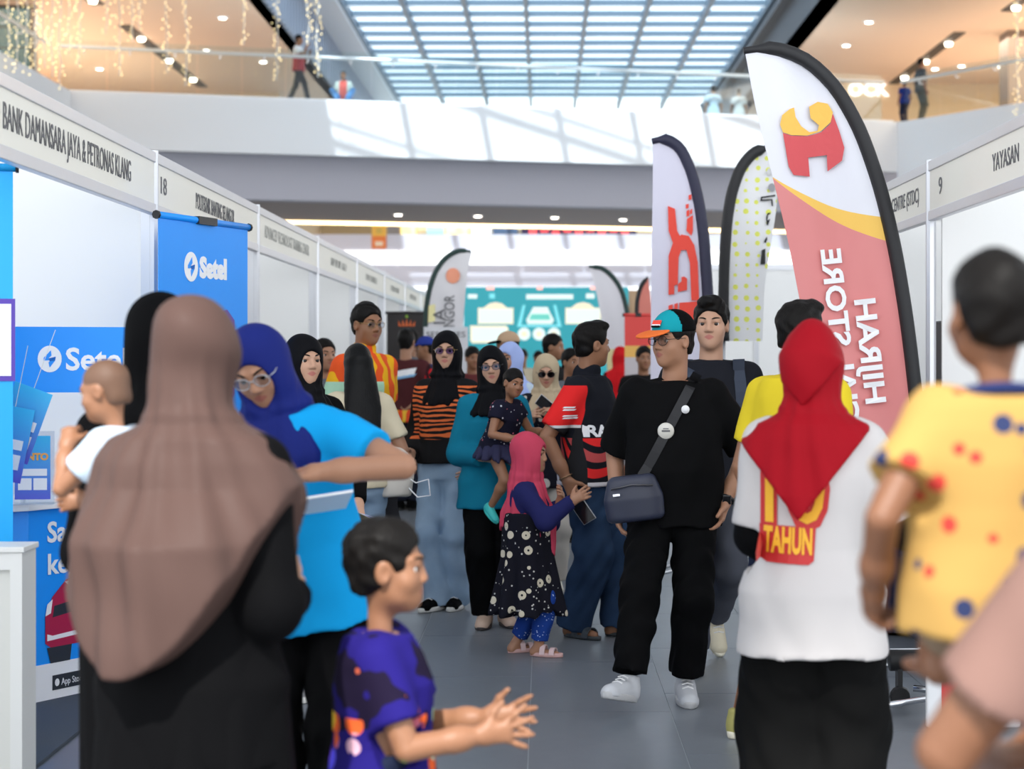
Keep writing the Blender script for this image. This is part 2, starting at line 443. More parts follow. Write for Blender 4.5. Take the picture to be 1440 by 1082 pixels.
def shirt(J, m, parent, q, sleeve=.45, ex=.02, hem=.47, belly=0, flare=.01, loose=1.0, neck=.832, wa=.003, seed=0, name='shirt', idx=None, collar=False, cutarm=True):
    H = J['H']; F = Field(); kid = J['kid']
    hemz = hem*H; top = (neck-.05*kid)*H
    torso_loft(F, J, ex, hemz, top, belly, flare)
    ar = .033*H*(1+.1*kid)
    cuts = []
    for sd, sg in (('R', 1), ('L', -1)):
        s_, e_, w_ = J['s'+sd], J['e'+sd], J['w'+sd]
        s0 = s_+J['Rt']@A(-sg*.004*H, 0, -.002*H)
        r0, r1, r2 = ar+.010+ex*.25, ar*.86+.013*loose, ar*.62+.010*loose
        F.rc(J['nb']+J['Rt']@A(sg*.03*H, -.004*H, -.042*H), s_+J['Rt']@A(-sg*.02*H, 0, -.002*H), .03*H, .028*H+ex*.3, .03)
        if sleeve <= 0: continue
        if sleeve <= 1:
            c = s_+(e_-s_)*sleeve
            F.rc(s0, c+(e_-s_)*.12, r0, r0*(1-sleeve)+r1*sleeve*(1.05), .03); cuts.append((c, e_-s_, .11*H/1.7))
        else:
            F.rc(s0, e_, r0, r1, .03); t = sleeve-1; c = e_+(w_-e_)*t
            F.rc(e_, c, r1, r1+(r2-r1)*t, .03)
            cuts.append((c+(w_-e_)*.01, w_-e_, .06*H/1.7))
    for c, d, r in cuts: cuff_cut(F, c, d, r, .14*H/1.7)
    if collar:
        F.rc(J['nb']+J['Rt']@A(0, -.012*H, -.012*H), J['nb']+J['Rt']@A(0, .006*H, .0), .038*H, .036*H, .012)
    w_ = wr(wa, 1.0, seed, .55)
    v = F.net(q, w_)
    return link(name, np_mesh(name, [v], idx), m, parent)
def pants(J, m, parent, q, ex=.012, top=.60, end=.05, wide=1.0, flare=0, wa=.004, seed=1, short=None, name='trousers'):
    H, kid = J['H'], J['kid']; F = Field()
    torso_loft(F, J, -.001, .475*H, (top-.05*kid)*H, 0, 0)
    F.ell(J['pel']+A(0, -.005*H, -.015*H), A(.1*H, .073*H, .075*H), None, .03)
    for sd in 'RL':
        h_, k_, a_ = J['h'+sd], J['k'+sd], J['a'+sd]
        rt, rk, ra = .052*H*(1+.1*kid)+ex, (.034*H+ex*1.2)*wide, (.024*H+ex*1.6)*wide+flare
        F.rc(h_, k_, rt, rk, .025)
        if short is None:
            u = a_+unit(a_-k_)*(.045*H-end*H)*1.0
            F.rc(k_, u, rk, ra, .025); cuff_cut(F, u, a_-k_, ra*1.9, .2*H/1.7)
        else:
            c = h_+(k_-h_)*short if short <= 1 else k_+(a_-k_)*(short-1)
            dr = k_-h_ if short <= 1 else a_-k_
            if short > 1: F.rc(k_, a_, rk, ra, .025)
            cuff_cut(F, c, dr, rt*1.9, .35*H/1.7)
    return link(name, np_mesh(name, [F.net(q, wr(wa, 1.1, seed, 1.4))]), m, parent)
def skirt(J, m, parent, q, top=.62, hem=.06, g0=.004, w0=0, w1=.2, d1=.17, wa=.01, folds=9, seed=2, name='skirt', fold_amp=.012, idx=None, hemfn=None):
    H = J['H']; F = Field(); se = torso_secs(J, .012); zs = [a[0] for a in se]
    tz = (top-.05*J['kid'])*H; g = lambda i: float(np.interp(tz, zs, [a[i] for a in se]))
    hz = (.5-.05*J['kid'])*H; gh = [float(np.interp(hz, zs, [a[i] for a in se])) for i in (1, 2)]
    p0, p1 = J['pel']*A(1, 1, 0)+A(0, 0, hem*H), J['up'](0, 0, tz)
    th = (hz-hem*H)/(tz-hem*H)
    secs = [(0, w1, d1), (max(th, .02), max(gh[0]+.015, w1*.62), max(gh[1]+.02, d1*.62)), (1, g(1)+g0, g(2)+g0)] if th > .03 else [(0, w1, d1), (1, g(1), g(2))]
    F.loft(p0, p1, A(0, 1, 0), secs, .02)
    def post(D, x, y, z):
        an = np.arctan2(y-p0[1], x-p0[0]); t = np.clip((p1[2]-z)/(p1[2]-p0[2]), 0, 1)
        D = D+fold_amp*t*(np.sin(folds*an+seed+2*np.sin(an*2+seed))+.5*np.sin((folds*1.7)*an+3*seed))
        return np.maximum(D, hemfn(x, y, z)) if hemfn else D
    return link(name, np_mesh(name, [F.net(q, post)], idx), m, parent)
def body(J, parent, q, sk='skin', legs=False, arms=True, ears=True, hq=None, feet=False):
    H = J['H']; parts = []
    hq = hq or max(q*.42, .0036)
    Fh = head_field(J, ears=ears); parts.append(Fh.net(hq))
    nh = len(parts[0][1])
    for sd in 'RL':
        F = hand_field(J, sd, Field()); parts.append(F.net(hq*1.0))
    F = Field(); torso_loft(F, J, -.012, .47*H, (.83-.05*J['kid'])*H)
    ar = .031*H*(1+.12*J['kid'])
    for sd in 'RL':
        F.rc(J['s'+sd], J['e'+sd], ar, .0235*H*(1+.12*J['kid']), .02)
        if legs:
            F.rc(J['h'+sd], J['k'+sd], .05*H, .032*H, .02); c = J['k'+sd]+(J['a'+sd]-J['k'+sd])*.3
            F.rc(J['k'+sd], c, .031*H, .033*H, .02); F.rc(c, J['a'+sd], .033*H, .021*H, .02)
            if feet:
                t = J['toe'+sd]; a_ = J['a'+sd]; f0 = a_-t*.02*H-A(0, 0, .025*H); F.rc(a_, f0, .021*H, .02*H, .015)
                F.rc(f0, a_+t*.085*H-A(0, 0, .031*H), .02*H, .014*H, .015, fl=None)
    parts.append(F.net(q))
    me = np_mesh('body', parts); n0 = len(parts[0][0]); lip = np.zeros(len(me.vertices)); lip[:n0] = lip_mask(J, parts[0][0])
    at = me.attributes.new('lip', 'FLOAT', 'POINT'); at.data.foreach_set('value', lip.astype(np.float32))
    b = link('body', me, skinmat(sk), parent)
    bvh = BVHTree.FromPolygons([Vector(v) for v in parts[0][0]], [tuple(f) for f in parts[0][1]])
    c_, R_, s_ = J['hc'], J['Rh'], J['hs']
    for qx in (-1, 1):
        pts = []
        for u in np.linspace(0, 1, 7):
            x_, z_ = .014+.038*u, .0265+.0065*math.sin(u*2.4)
            o_ = Vector(c_+R_@(A(qx*x_, .2, z_)*s_)); h_ = bvh.ray_cast(o_, Vector(R_@A(0, -1, 0)))
            pts.append(h_[0] if h_[0] is not None else Vector(c_+R_@(A(qx*x_, .08, z_)*s_)))
        MB().tube(pts, [.0022*s_, .0036*s_, .004*s_, .0038*s_, .0034*s_, .0026*s_, .0014*s_], 6).build('eyebrow', M_HAIR, b, True)
    s, c, R = J['hs'], J['hc'], J['Rh']
    for qx in (-1, 1):
        mb = MB(); ce = A(qx*.033, .0695, .0035)*s; rr = .0145*s; n, mm = 12, 8
        vs, fs = [], []
        for i in range(mm+1):
            th = math.pi*i/mm
            for k in range(n):
                a_ = 2*math.pi*k/n; vs.append(c+R@(ce+A(math.sin(th)*math.cos(a_), math.cos(th), math.sin(th)*math.sin(a_))*rr))
        for i in range(mm):
            for k in range(n): fs.append((i*n+k, i*n+(k+1) % n, (i+1)*n+(k+1) % n, (i+1)*n+k))
        me = bpy.data.meshes.new('eye'); me.from_pydata([tuple(v) for v in vs], [], fs)
        me.polygons.foreach_set('material_index', [1 if f < 2*n else 0 for f in range(len(fs))]); me.update()
        link('eye', me, [M_EYE, M_IRIS], b, True)
    return b
def hair(J, parent, q, style='short', vol=1.0, m=None, fringe=0):
    s, c, R = J['hs'], J['hc'], J['Rh']; F = Field()
    p = lambda x, y, z: c+R@(A(x, y, z)*s)
    g = .011*vol
    F.ell(p(0, -.016, .034+.3*g), A(.078+g*.8, .096+g, .09+g)*s, R, .02*s)
    if style in ('short', 'quiff', 'kid'):
        F.ell(p(0, -.05, -.03), A(.067, .055, .06)*s, R, .02*s)
        if style == 'quiff': F.ell(p(0, .04, .112), A(.062, .056, .034)*s, R, .02*s)
        F.ell(p(0, .118, -.05-.012*fringe), A(.112, .098, .132-.016*fringe)*s, R, .012*s, 's')
        F.ell(p(0, -.01, -.13), A(.12, .13, .07)*s, R, .012*s, 's')
        for qx in (-1, 1): F.ell(p(qx*.095, .004, -.012), A(.03, .026, .04)*s, R, .008*s, 's')
    elif style == 'long':
        F.ell(p(0, .12, -.05), A(.062, .1, .11)*s, R, .012*s, 's')
        bk = J['up'](0, -.088*J['H']-.02, .69*J['H'])
        F.loft(bk, p(0, -.035, .02), J['Rt']@A(0, 1, 0), [(0, .10*s, .03*s), (.35, .122*s, .045*s), (.75, .105*s, .07*s), (1, .088*s, .09*s)], .03*s)
    elif style == 'bun':
        F.ell(p(0, .115, -.052), A(.115, .098, .115)*s, R, .012*s, 's'); F.ell(p(0, -.01, -.13), A(.12, .13, .07)*s, R, .012*s, 's')
        F.ell(p(0, -.07, .11), A(.035, .035, .035)*s, R, .015*s)
    rs = np.random.RandomState(3)
    def post(D, x, y, z):
        a = 420/s*.24; vol_ = .25 if style == 'long' else vol
        return D+.0016*vol_*np.sin(a*(x*.8+y*.3)+2.5*np.sin(60*z+30*y))+.0022*vol_*np.sin(90*x+70*y+2*np.sin(50*z))
    return link('hair', np_mesh('hair', [F.net(q, post)]), m or M_HAIR, parent)
def hijab(J, m, parent, q, drop=.68, ex=.03, folds=.006, hem=None, seed=0, hole=(.063, .12, .088), wide=0, nf=13, hz=-.022, cw=1.0, cd=1.0, low=.0, off=0, idx=None):
    """head scarf: snug round the face, falling over shoulders down to height drop (fraction of H)"""
    H, s, c, R = J['H'], J['hs'], J['hc'], J['Rh']; F = Field()
    p = lambda x, y, z: c+R@(A(x, y, z)*s)
    F.ell(p(0, -.016, .034), A(.093, .111, .104)*s, R, .03*s)
    F.ell(p(0, .012, -.03), A(.083, .086, .108)*s, R, .03*s)
    F.rc(p(0, -.02, -.02), J['nb']+J['Rt']@A(0, -.005, -.02*H), .088*s, .1*s, .05*s)
    kz = .05*J['kid']; z0, z1, zs = drop*H, (.845-kz)*H, (.80-kz)*H; sw = J['sh']+.030*H+.006
    wl = (sw+ex*.35)*cw; dl = (.072*H+ex)*cd
    z2 = (.765-kz)*H; zc = (.70-kz)*H
    def tt(z): return (z-z0)/(z1-z0)
    secs = [(0, wl*(1+low), dl*(1+low), off*H)]
    if zc > z0: secs.append((tt(zc), wl*1.0, dl, off*H*.6))
    if z2 > z0: secs.append((tt(z2), (sw+ex*.35)*min(cw, 1.04), .068*H+ex, 0))
    secs += [(tt((.797-kz)*H), sw*(1.0 if cw >= 1 else .93*cw), .062*H+ex*.8, -.004*H), (tt((.826-kz)*H), sw*(.82 if cw >= 1 else .68*cw), .056*H+ex*.6, -.004*H), (tt((.838-kz)*H), sw*(.6 if cw >= 1 else .5*cw), .05*H+ex*.4, -.003*H), (1, .058*H, .055*H, 0)]
    F.loft(J['up'](0, 0, z0), J['up'](0, 0, z1), J['Rt']@A(0, 1, 0), secs, .05)
    F.ell(p(0, .075+hole[1]*.55, hz), A(*hole)*s, R, .012*s, 's')
    nb = J['nb']; fr = J['Rt']@A(0, 1, 0)
    def post(D, x, y, z):
        an = np.arctan2(y-nb[1], x-nb[0]); t = np.clip((c[2]+.02-z)/(.28*H), 0, 1)
        D = D+folds*t*(np.sin(nf*an+seed+1.5*np.sin(3*an+9*z))+.6*np.sin(nf*1.9*an-seed+14*z))+folds*.45*np.sin(34*z+26*y*np.cos(seed)+18*x+seed)*(1-t*.5)
        if hem is not None: D = np.maximum(D, hem(x, y, z))
        return D
    return link('hijab', np_mesh('hijab', [F.net(q, post)], idx), m, parent)
def shoes(J, parent, upper, sole, q=.008, style='sneaker', skin=None):
    H = J['H']; out = []
    for sd in 'RL':
        a_, t = J['a'+sd], J['toe'+sd]; t = unit(t); kid = J['kid']
        L = .15*H*(1+.05*kid); side = unit(np.cross(t, A(0, 0, 1))); upv = np.cross(side, t)
        g = a_-upv*.045*H            # ground under the ankle
        heel = g-t*.26*L
        w_ = .19*L
        F = Field()
        if style == 'sandal':
            F.loft(heel+upv*.0, heel+upv*.022, t, [(0, w_*.95, L*.5, L*.5), (1, w_*.95, L*.5, L*.5)], .004)
            root = link('shoe', np_mesh('shoe', [F.net(q)]), sole, parent)
            for u, hgt in ((.42, .034*H), (.7, .024*H)):
                mb = MB(); pts = [heel+t*L*u+side*w_*.98*math.cos(x)+upv*(.015+hgt*1.15*math.sin(x)) for x in np.linspace(0, math.pi, 9)]
                for i in range(8):
                    p0, p1 = Vector(pts[i]), Vector(pts[i+1]); mb.obox((p0+p1)/2, (p1-p0)*.55, Vector(t)*L*.075, (p1-p0).cross(Vector(t)).normalized()*.003)
                mb.build('strap', upper, root)
            out.append(root); continue
        F.rc(heel+t*.2*L+upv*.03*H, heel+t*.82*L+upv*.014*H, w_*.92, w_*.74, .02)
        F.rc(heel+t*.2*L+upv*.03, a_+upv*.012*H-t*.01*H, w_*.9, w_*.8, .02)
        F.rc(heel+t*.45*L+upv*.026*H, heel+t*.8*L+upv*.012*H, w_*.8, w_*.78, .02)
        F.loft(g-upv*.1, g+upv*.012, t, [(0, .3, .5), (1, .3, .5)], .004, 's')
        cuff_cut(F, a_+upv*.022*H, upv, .12, .12)
        root = link('shoe', np_mesh('shoe', [F.net(q)]), upper, parent)
        F = Field()
        F.loft(heel-upv*.0, heel+upv*(.02 if style == 'flat' else .03), t, [(0, w_*1.02, L*.5, L*.5), (1, w_*1.06, L*.52, L*.5)], .006, rnd=.006)
        link('sole', np_mesh('sole', [F.net(q)]), sole, root)
        if style == 'sneaker':
            mb = MB()
            for i in range(4):
                u = .46+.08*i; c = heel+t*L*u+upv*(.062-.008*i)*H*.97
                mb.tube([c-side*w_*.5-upv*.004, c+upv*.004, c+side*w_*.5-upv*.004], .0035, 5)
            mb.build('laces', mat('laces', (.7, .7, .7), .8), root)
        out.append(root)
    return out
def glasses(J, parent, m, lens=None, r=.0235, sq=1.0, z=.004):
    s, c, R = J['hs'], J['hc'], J['Rh']; p = lambda x, y, z: Vector(c+R@(A(x, y, z)*s))
    mb = MB()
    for q in (-1, 1):
        mb.tube([p(q*.034+math.cos(a)*r*1.12, .099-abs(math.cos(a)*r+.0)*.15*(q*math.cos(a) > 0), z+math.sin(a)*r*.88*sq) for a in np.linspace(0, 2*math.pi, 17)[:-1]], .0016*s, 6, True)
        mb.tube([p(q*.06, .096, z+.006), p(q*.076, .075, z+.007), p(q*.083, .0, z+.008), p(q*.082, -.015, z-.005)], .0016*s, 6)
    mb.tube([p(-.009, .1, z+.004), p(0, .104, z+.007), p(.009, .1, z+.004)], .002*s, 6)
    g = mb.build('glasses', m, parent, True)
    for q in (-1, 1):
        mb = MB(); n = 14
        ring = [p(q*.034+math.cos(a)*r*1.08, .0985, z+math.sin(a)*r*.84*sq) for a in np.linspace(0, 2*math.pi, n+1)[:-1]]
        off = Vector(R@A(0, -.0012*s, 0))
        mb.add(ring+[v+off for v in ring], [tuple(range(n)), tuple(range(n, 2*n))[::-1]]+[(i, (i+1) % n, n+(i+1) % n, n+i) for i in range(n)])
        mb.build('lens', lens or glass('spectacle_glass', (.9, .92, .95), .1), g)
    return g
def project_text(txt, size, parent, garment, m, org, U, W, direction, width=None, bold=0, off=.004, name='lettering', me=None):
    """lettering laid on a garment: each point is cast along direction onto the cloth"""
    gm = garment.data; bvh = BVHTree.FromPolygons([v.co.copy() for v in gm.vertices], [tuple(p.vertices) for p in gm.polygons])
    me = me or text_mesh(txt, size, 'CENTER', .0008, width, bold); d = Vector(direction).normalized()
    bm = bmesh.new(); bm.from_mesh(me)
    bmesh.ops.triangulate(bm, faces=bm.faces)
    for _ in range(2):
        es = [e for e in bm.edges if e.calc_length() > .022]
        if es: bmesh.ops.subdivide_edges(bm, edges=es, cuts=1); bmesh.ops.triangulate(bm, faces=bm.faces)
    bm.to_mesh(me); bm.free()
    org, U, W = Vector(org), Vector(U).normalized(), Vector(W).normalized()
    for v in me.vertices:
        q = org+U*v.co.x+W*v.co.y; zz = v.co.z
        h = bvh.ray_cast(q-d*.6, d)
        v.co = (h[0]-d*(off+zz)) if h[0] is not None else q-d*(off+zz)
    return link(name, me, m, garment)
def person(label, x, y, H, face=180, z0=0, cat='person', group=None, sex='m', kid=0, lean=(0, 0, 0), head=(0, 0, 0), arms=None, legs=None, hipz=None):
    J = skel(H, sex, kid, [math.radians(a) for a in lean], [math.radians(a) for a in head], arms, legs, hipz)
    r = empty('person', (x, y, z0), math.radians(face)); tag(r, label, cat, group)
    return r, J
# ------------------------------------------------------------ the building
WHITE = mat('white_plaster', (.88, .88, .89), .6)
LILAC = mat('shaded_lilac_plaster', (.62, .60, .66), .6)  # lilac tone of the shaded bulkhead faces put into the colour
CREAM = mat('cream_ceiling_paint', (.80, .62, .47), .7)
CREAMW = mat('beige_wall_paint', (.72, .56, .36), .7)
DARK = mat('dark_metal', (.02, .02, .022), .5)
STEEL = mat('dark_blue_steel', (.10, .15, .20), .5)
ALU = mat('aluminium', (.66, .67, .70), .35, .6)
CHROME = mat('chrome', (.75, .77, .8), .15, 1)
BLACKM = mat('black_plastic', (.012, .012, .013), .45)
TX0, TX1, TY0, TY1 = -1.86, 2.94, 3.0, 21.0
def floor_col(nb):
    x, y, z = nb.xyz()
    ins = (x > TX0) & (x < TX1) & (y > TY0) & (y < TY1)
    n = nb.tex('Noise', 1.3, Detail=4.0)
    base = nb.mix(n, (.135, .152, .175), (.19, .21, .24))
    gr = ((x/.6).fract() < .012) | ((y/1.2).fract() < .006)
    return nb.mix(ins, nb.mix(gr, base, (.42, .45, .48)), (.45, .48, .51))
fl = tag(box('floor', mat('floor_grout', rough=.38, fn=floor_col), -30, 30, -4, 90, -.3, -.004), kind='structure')
def tile_col(nb):
    n = nb.tex('Noise', 1.6, Detail=5.0); n2 = nb.tex('Noise', 14, Detail=3.0)
    return nb.mix(n2*.35+n*.65, (.135, .152, .175), (.20, .22, .248))
TILE = mat('slate_tile', rough=.36, fn=tile_col)
tm = MB().box(-.2975, .2975, -.5975, .5975, -.01, 0).mesh('floor_tile'); tm.materials.append(TILE)
for i in range(8):
    for j in range(15):
        y = TY0+.6+1.2*j; x = TX0+.3+.6*i+(.22 if False else 0)
        oy = (.0, .4, .8)[i % 3]
        o = bpy.data.objects.new('floor_tile', tm); COL.objects.link(o); o.location = (x, y+oy-.4, 0); o.parent = fl
# bridge across the atrium at the upper level
BA, BB = Vector((-11.7, 42, 0)), Vector((9.7, 47.6, 0)); BU = (BB-BA).normalized(); BN = Vector((BU.y, -BU.x, 0))   # BN towards the viewer
def slab(name, m, a, b, o0, o1, z0, z1, parent=None):
    """box along the line a-b, reaching from offset o0 to o1 behind it"""
    a, b = Vector(a), Vector(b); u = (b-a).normalized(); n = Vector((-u.y, u.x, 0))
    c = (a+b)/2+n*(o0+o1)/2
    return MB().obox((c.x, c.y, (z0+z1)/2), u*(b-a).length/2, n*abs(o1-o0)/2, (0, 0, (z1-z0)/2)).build(name, m, parent)
st = lambda o: tag(o, kind='structure')
st(slab('bridge_fascia', WHITE, BA, BB, 0, .25, 6.55, 7.92))
st(slab('bridge_deck', WHITE, BA, BB, .25, 4.2, 6.9, 8.0))
st(slab('bridge_kerb', WHITE, BA, BB, 4.2, 4.4, 6.9, 8.15))
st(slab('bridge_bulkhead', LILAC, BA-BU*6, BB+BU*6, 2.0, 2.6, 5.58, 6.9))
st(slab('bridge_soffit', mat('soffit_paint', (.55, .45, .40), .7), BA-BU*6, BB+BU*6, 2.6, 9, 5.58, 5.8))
BC = Vector((12.1, 43.9, 0)); BD = BC+(BC-BB).normalized()*9
st(slab('gallery_fascia_right', WHITE, BB, BD, 0, .25, 6.3, 7.92))
st(slab('gallery_fascia_left', WHITE, (-11.7, 20, 0), BA, -.25, 0, 6.3, 7.92))
LEDW = mat('warm_led', (1, .8, .5), emit=(1, .72, .35), es=3)
tag(slab('led_strip', LEDW, BA-BU*4, BB+BU*4, 8.9, 9.05, 5.5, 5.58), 'thin warm light strip along the edge of the soffit under the bridge', 'light strip')
# upper gallery floors, ceilings and back walls
st(box('gallery_floor_left', mat('gallery_floor', (.55, .48, .42), .4), -26, -11.95, 22, 66, 7.3, 8.0))
st(box('gallery_floor_right', mat('gallery_floor'), 12.6, 28, 30, 66, 7.3, 8.0))
st(box('gallery_floor_back', mat('gallery_floor'), 9.3, 12.6, 48, 66, 7.3, 8.0))
st(box('added_shade_roof', WHITE, -26, 28, -6, 36, 13.0, 13.4))  # unseen roof added to dim the foreground and keep sun off the people
st(box('ceiling_left', CREAM, -26, -7.5, 36, 78, 10.9, 11.2))
st(box('ceiling_right', CREAM, 7.5, 28, 36, 78, 10.9, 11.2))
st(box('wall_left', CREAMW, -26, -9.5, 62, 62.3, 7.6, 10.9))
st(box('wall_right', CREAMW, 9.5, 28, 60, 60.3, 7.6, 10.9))
mb = MB().box(-7.8, -7.5, 24, 78, 10.9, 13.0)
for i in range(90): mb.box(-7.5, -7.38, 24+.6*i, 24.3+.6*i, 10.95, 12.8)
st(mb.build('wall_clerestory_left', mat('ribbed_steel', (.36, .42, .52), .5)))
st(MB().box(7.5, 7.8, 24, 78, 10.9, 13.0).box(7.2, 7.5, 24, 78, 12.3, 12.5).build('wall_clerestory_right', mat('charcoal_cladding', (.05, .055, .065), .5)))
st(box('trim_1', mat('pale_beam', (.68, .74, .80), .5), -7.5, -6.5, 24, 78, 12.6, 13.1))
# skylight: every pane and bar its own piece
sky = st(link('skylight', MB().box(-6.6, -6.45, 36, 79, 12.75, 13.1).box(7.2, 7.5, 36, 79, 12.75, 13.1).mesh('skylight'), STEEL))
NC, W0, W1 = 7, -6.5, 7.3
cw_ = (W1-W0)/NC
pm = MB().box(-cw_/2+.05, cw_/2-.05, -.86, .86, 0, .03).mesh('pane'); pm.materials.append(glass('skylight_glass', (.86, .94, 1.0), .05))
bm_ = MB().box(-(W1-W0)/2, (W1-W0)/2, -.045, .045, -.12, .06).mesh('glazing_bar'); bm_.materials.append(STEEL)
sm_ = MB().box(-(W1-W0)/2, (W1-W0)/2, -.05, .05, -.05, .0).mesh('blind'); sm_.materials.append(mat('white_louvre', (.8, .84, .9), .5))
for j in range(23):
    y = 37.4+1.8*j
    for i in range(NC):
        o = bpy.data.objects.new('pane', pm); COL.objects.link(o); o.location = (W0+cw_*(i+.5), y, 13); o.parent = sky
    o = bpy.data.objects.new('glazing_bar', bm_); COL.objects.link(o); o.location = ((W0+W1)/2, y-.9, 13); o.parent = sky
    o = bpy.data.objects.new('louvre', sm_); COL.objects.link(o); o.location = ((W0+W1)/2, y-.45, 12.97); o.parent = sky
rm = MB().box(-.07, .07, 36, 79, -.28, .05).mesh('rafter'); rm.materials.append(STEEL)
for i in range(NC+1):
    o = bpy.data.objects.new('rafter', rm); COL.objects.link(o); o.location = (W0+cw_*i, 0, 13); o.parent = sky
# glass balustrades
def balustrade(label, a, b, n, z, flip=1):
    a, b = Vector(a), Vector(b); u = (b-a).normalized(); nn = Vector((-u.y, u.x, 0))*flip; L = (b-a).length
    r = empty('glass_balustrade', (a.x, a.y, z)); tag(r, label, 'railing')
    pmh = MB().obox(u*(L/n/2-.012), u*(L/n/2-.012), nn*.008, Vector((0, 0, .62))).mesh('glass_pane')
    pmh.materials.append(glass('balustrade_glass', (.92, .965, .96), .06))
    br = MB().tube([(0, 0, 0), Vector((0, 0, .0))-nn*.12, Vector((0, 0, .1))-nn*.12], .018, 6).mesh('bracket'); br.materials.append(ALU)
    for i in range(n):
        o = bpy.data.objects.new('glass_pane', pmh); COL.objects.link(o); o.parent = r; o.location = u*(L*i/n+.012)+Vector((0, 0, .62))
        o = bpy.data.objects.new('bracket', br); COL.objects.link(o); o.parent = r; o.location = u*(L*(i+.5)/n)+Vector((0, 0, .92))
    MB().tube([-nn*.12+Vector((0, 0, 1.05)), u*L-nn*.12+Vector((0, 0, 1.05))], .045, 10).build('handrail', mat('brushed_steel', (.72, .76, .76), .3, .3), r, True)
    return r
balustrade('long glass balustrade with steel handrail along the bridge', BA+BN*-.35, BB+BN*-.35-BU*.3, 20, 8.0)
balustrade('glass balustrade of the gallery running towards the lit shop sign', BB+Vector((.25, .25, 0)), BD+Vector((.2,.2,0)), 10, 8.0)
balustrade('glass balustrade beside the hanging fairy lights and dark glass', (-12.1, 22, 0), BA+Vector((-.4, -.3, 0)), 16, 8.0)
tag(slab('back_rail', mat('white_metal', (.85, .86, .88), .4), BA, BB, 4.25, 4.35, 8.15, 8.3), 'white rail along the far edge of the bridge', 'railing')
# ceiling slots, downlights, dark shopfront, column, sign
def slot(label, x, y0, y1):
    r = empty('track_light', (x, y0, 10.9)); tag(r, label, 'light')
    MB().box(-.17, .17, 0, y1-y0, -.03, .0).build('housing', DARK, r)
    for k in range(3):
        yy = (y1-y0)*(k+.5)/3
        MB().lathe([(.0, -.12), (.1, -.12), (.12, -.03)], 10, (0.05, yy, 0)).build('spotlight', mat('lamp_glow', (1, .9, .7), emit=(1, .88, .68), es=5), r)
slot('long black track light slot in the gallery ceiling above the dark shopfront', -11.9, 49.2, 60.5)
slot('black track light slot in the gallery ceiling behind the fairy lights', -11.9, 42, 46.3)
slot('long black track light slot in the ceiling above the lit shop sign', 12.05, 50.3, 59.8)
slot('short black track light slot beside the brown column', 12.6, 43, 47.2)
GLOW = mat('downlight_glow', (1, .95, .85), emit=(1, .92, .8), es=6)
def downlight(x, y, z, label, group):
    r = tag(MB().lathe([(0, -.03), (.13, -.03), (.17, -.01), (.17, 0)], 14, (0, 0, 0)).build('downlight', mat('white_metal'), None, True), label, 'light', group); r.location = (x, y, z)
    MB().lathe([(0, -.045), (.1, -.045), (.1, -.03)], 12).build('lamp', GLOW, r)
for px, py in ((1222, 30), (1190, 63), (1315, 96), (1352, 92), (1408, 93)):
    Y = 9.38*FPX/(500-py); downlight(PX(px, Y), min(Y, 59), 10.9, 'small round downlight in the cream ceiling above the right gallery', 'right gallery downlights')
for px, py in ((313, 24), (370, 86), (140, 96), (290, 70)):
    Y = 9.38*FPX/(500-py); downlight(PX(px, Y), min(Y, 60), 10.9, 'small round downlight in the cream ceiling above the left gallery', 'left gallery downlights')
for px, py in ((672, 303), (876, 308), (560, 301), (780, 305)):
    Y = 4.06*FPX/(500-py); q = P(px, py, Y); downlight(q.x, q.y, 5.58, 'small round downlight in the soffit under the bridge', 'soffit downlights')
for nm, x, y, en in (('l', -15, 52, 600), ('r', 15, 50, 600), ('r2', 15, 40, 250), ('l2', -15, 40, 250)):
    L = bpy.data.lights.new('gallery_lamp', 'AREA'); L.shape = 'RECTANGLE'; L.size = 5; L.size_y = 12; L.energy = en; L.color = (1, .86, .72)
    o = bpy.data.objects.new('gallery_lamp', L); COL.objects.link(o); o.location = (x, y, 10.7)
r = empty('shop_window', (PX(150, 61.9), 61.9, 8.0)); tag(r, 'dark gallery shopfront with a glowing lamp shade, beyond the glass balustrade', 'shopfront')
MB().box(-1.1, .35, -.1, .1, 0, 1.15).build('window_panel', mat('brown_dark_panel', (.09, .05, .035), .3), r)
MB().box(.4, 1.2, -.1, .1, 0, 1.2).build('window_panel', mat('mirror_dark', (.12, .11, .09), .2), r)
MB().lathe([(.42, 0), (.3, .35), (.08, .5)], 14, (-.2, -.5, 0)).build('lamp_shade', mat('orange_lamp', (.9, .5, .15), emit=(1, .5, .12), es=1.3), r, True)
r = tag(MB().box(-.55, .55, -.06, .06, 0, 1.35).build('gallery_door', mat('dark_bronze', (.16, .12, .09), .3), bevel=.08), 'dark bronze doorway in the beige gallery wall', 'door'); r.location = (PX(1373, 59.9), 59.9, 8.0)
tag(box('gallery_column', mat('brown_column', (.22, .16, .12), .5), PX(1418, 50), PX(1418, 50)+1.2, 50, 51, 8.0, 10.9), 'brown column standing at the end of the right gallery', 'column')
q = P(1207, 126, 59.85)
sg = tag(text('OCK', .62, (q.x+.35, 59.93, q.z), (1, 0, 0), (0, 0, 1), mat('white_neon', (1, 1, 1), emit=(.95, .97, 1), es=.7), None, bold=.02, ext=.04, name='shop_sign'), 'glowing white shop sign letters reading OCK on the gallery', 'sign')
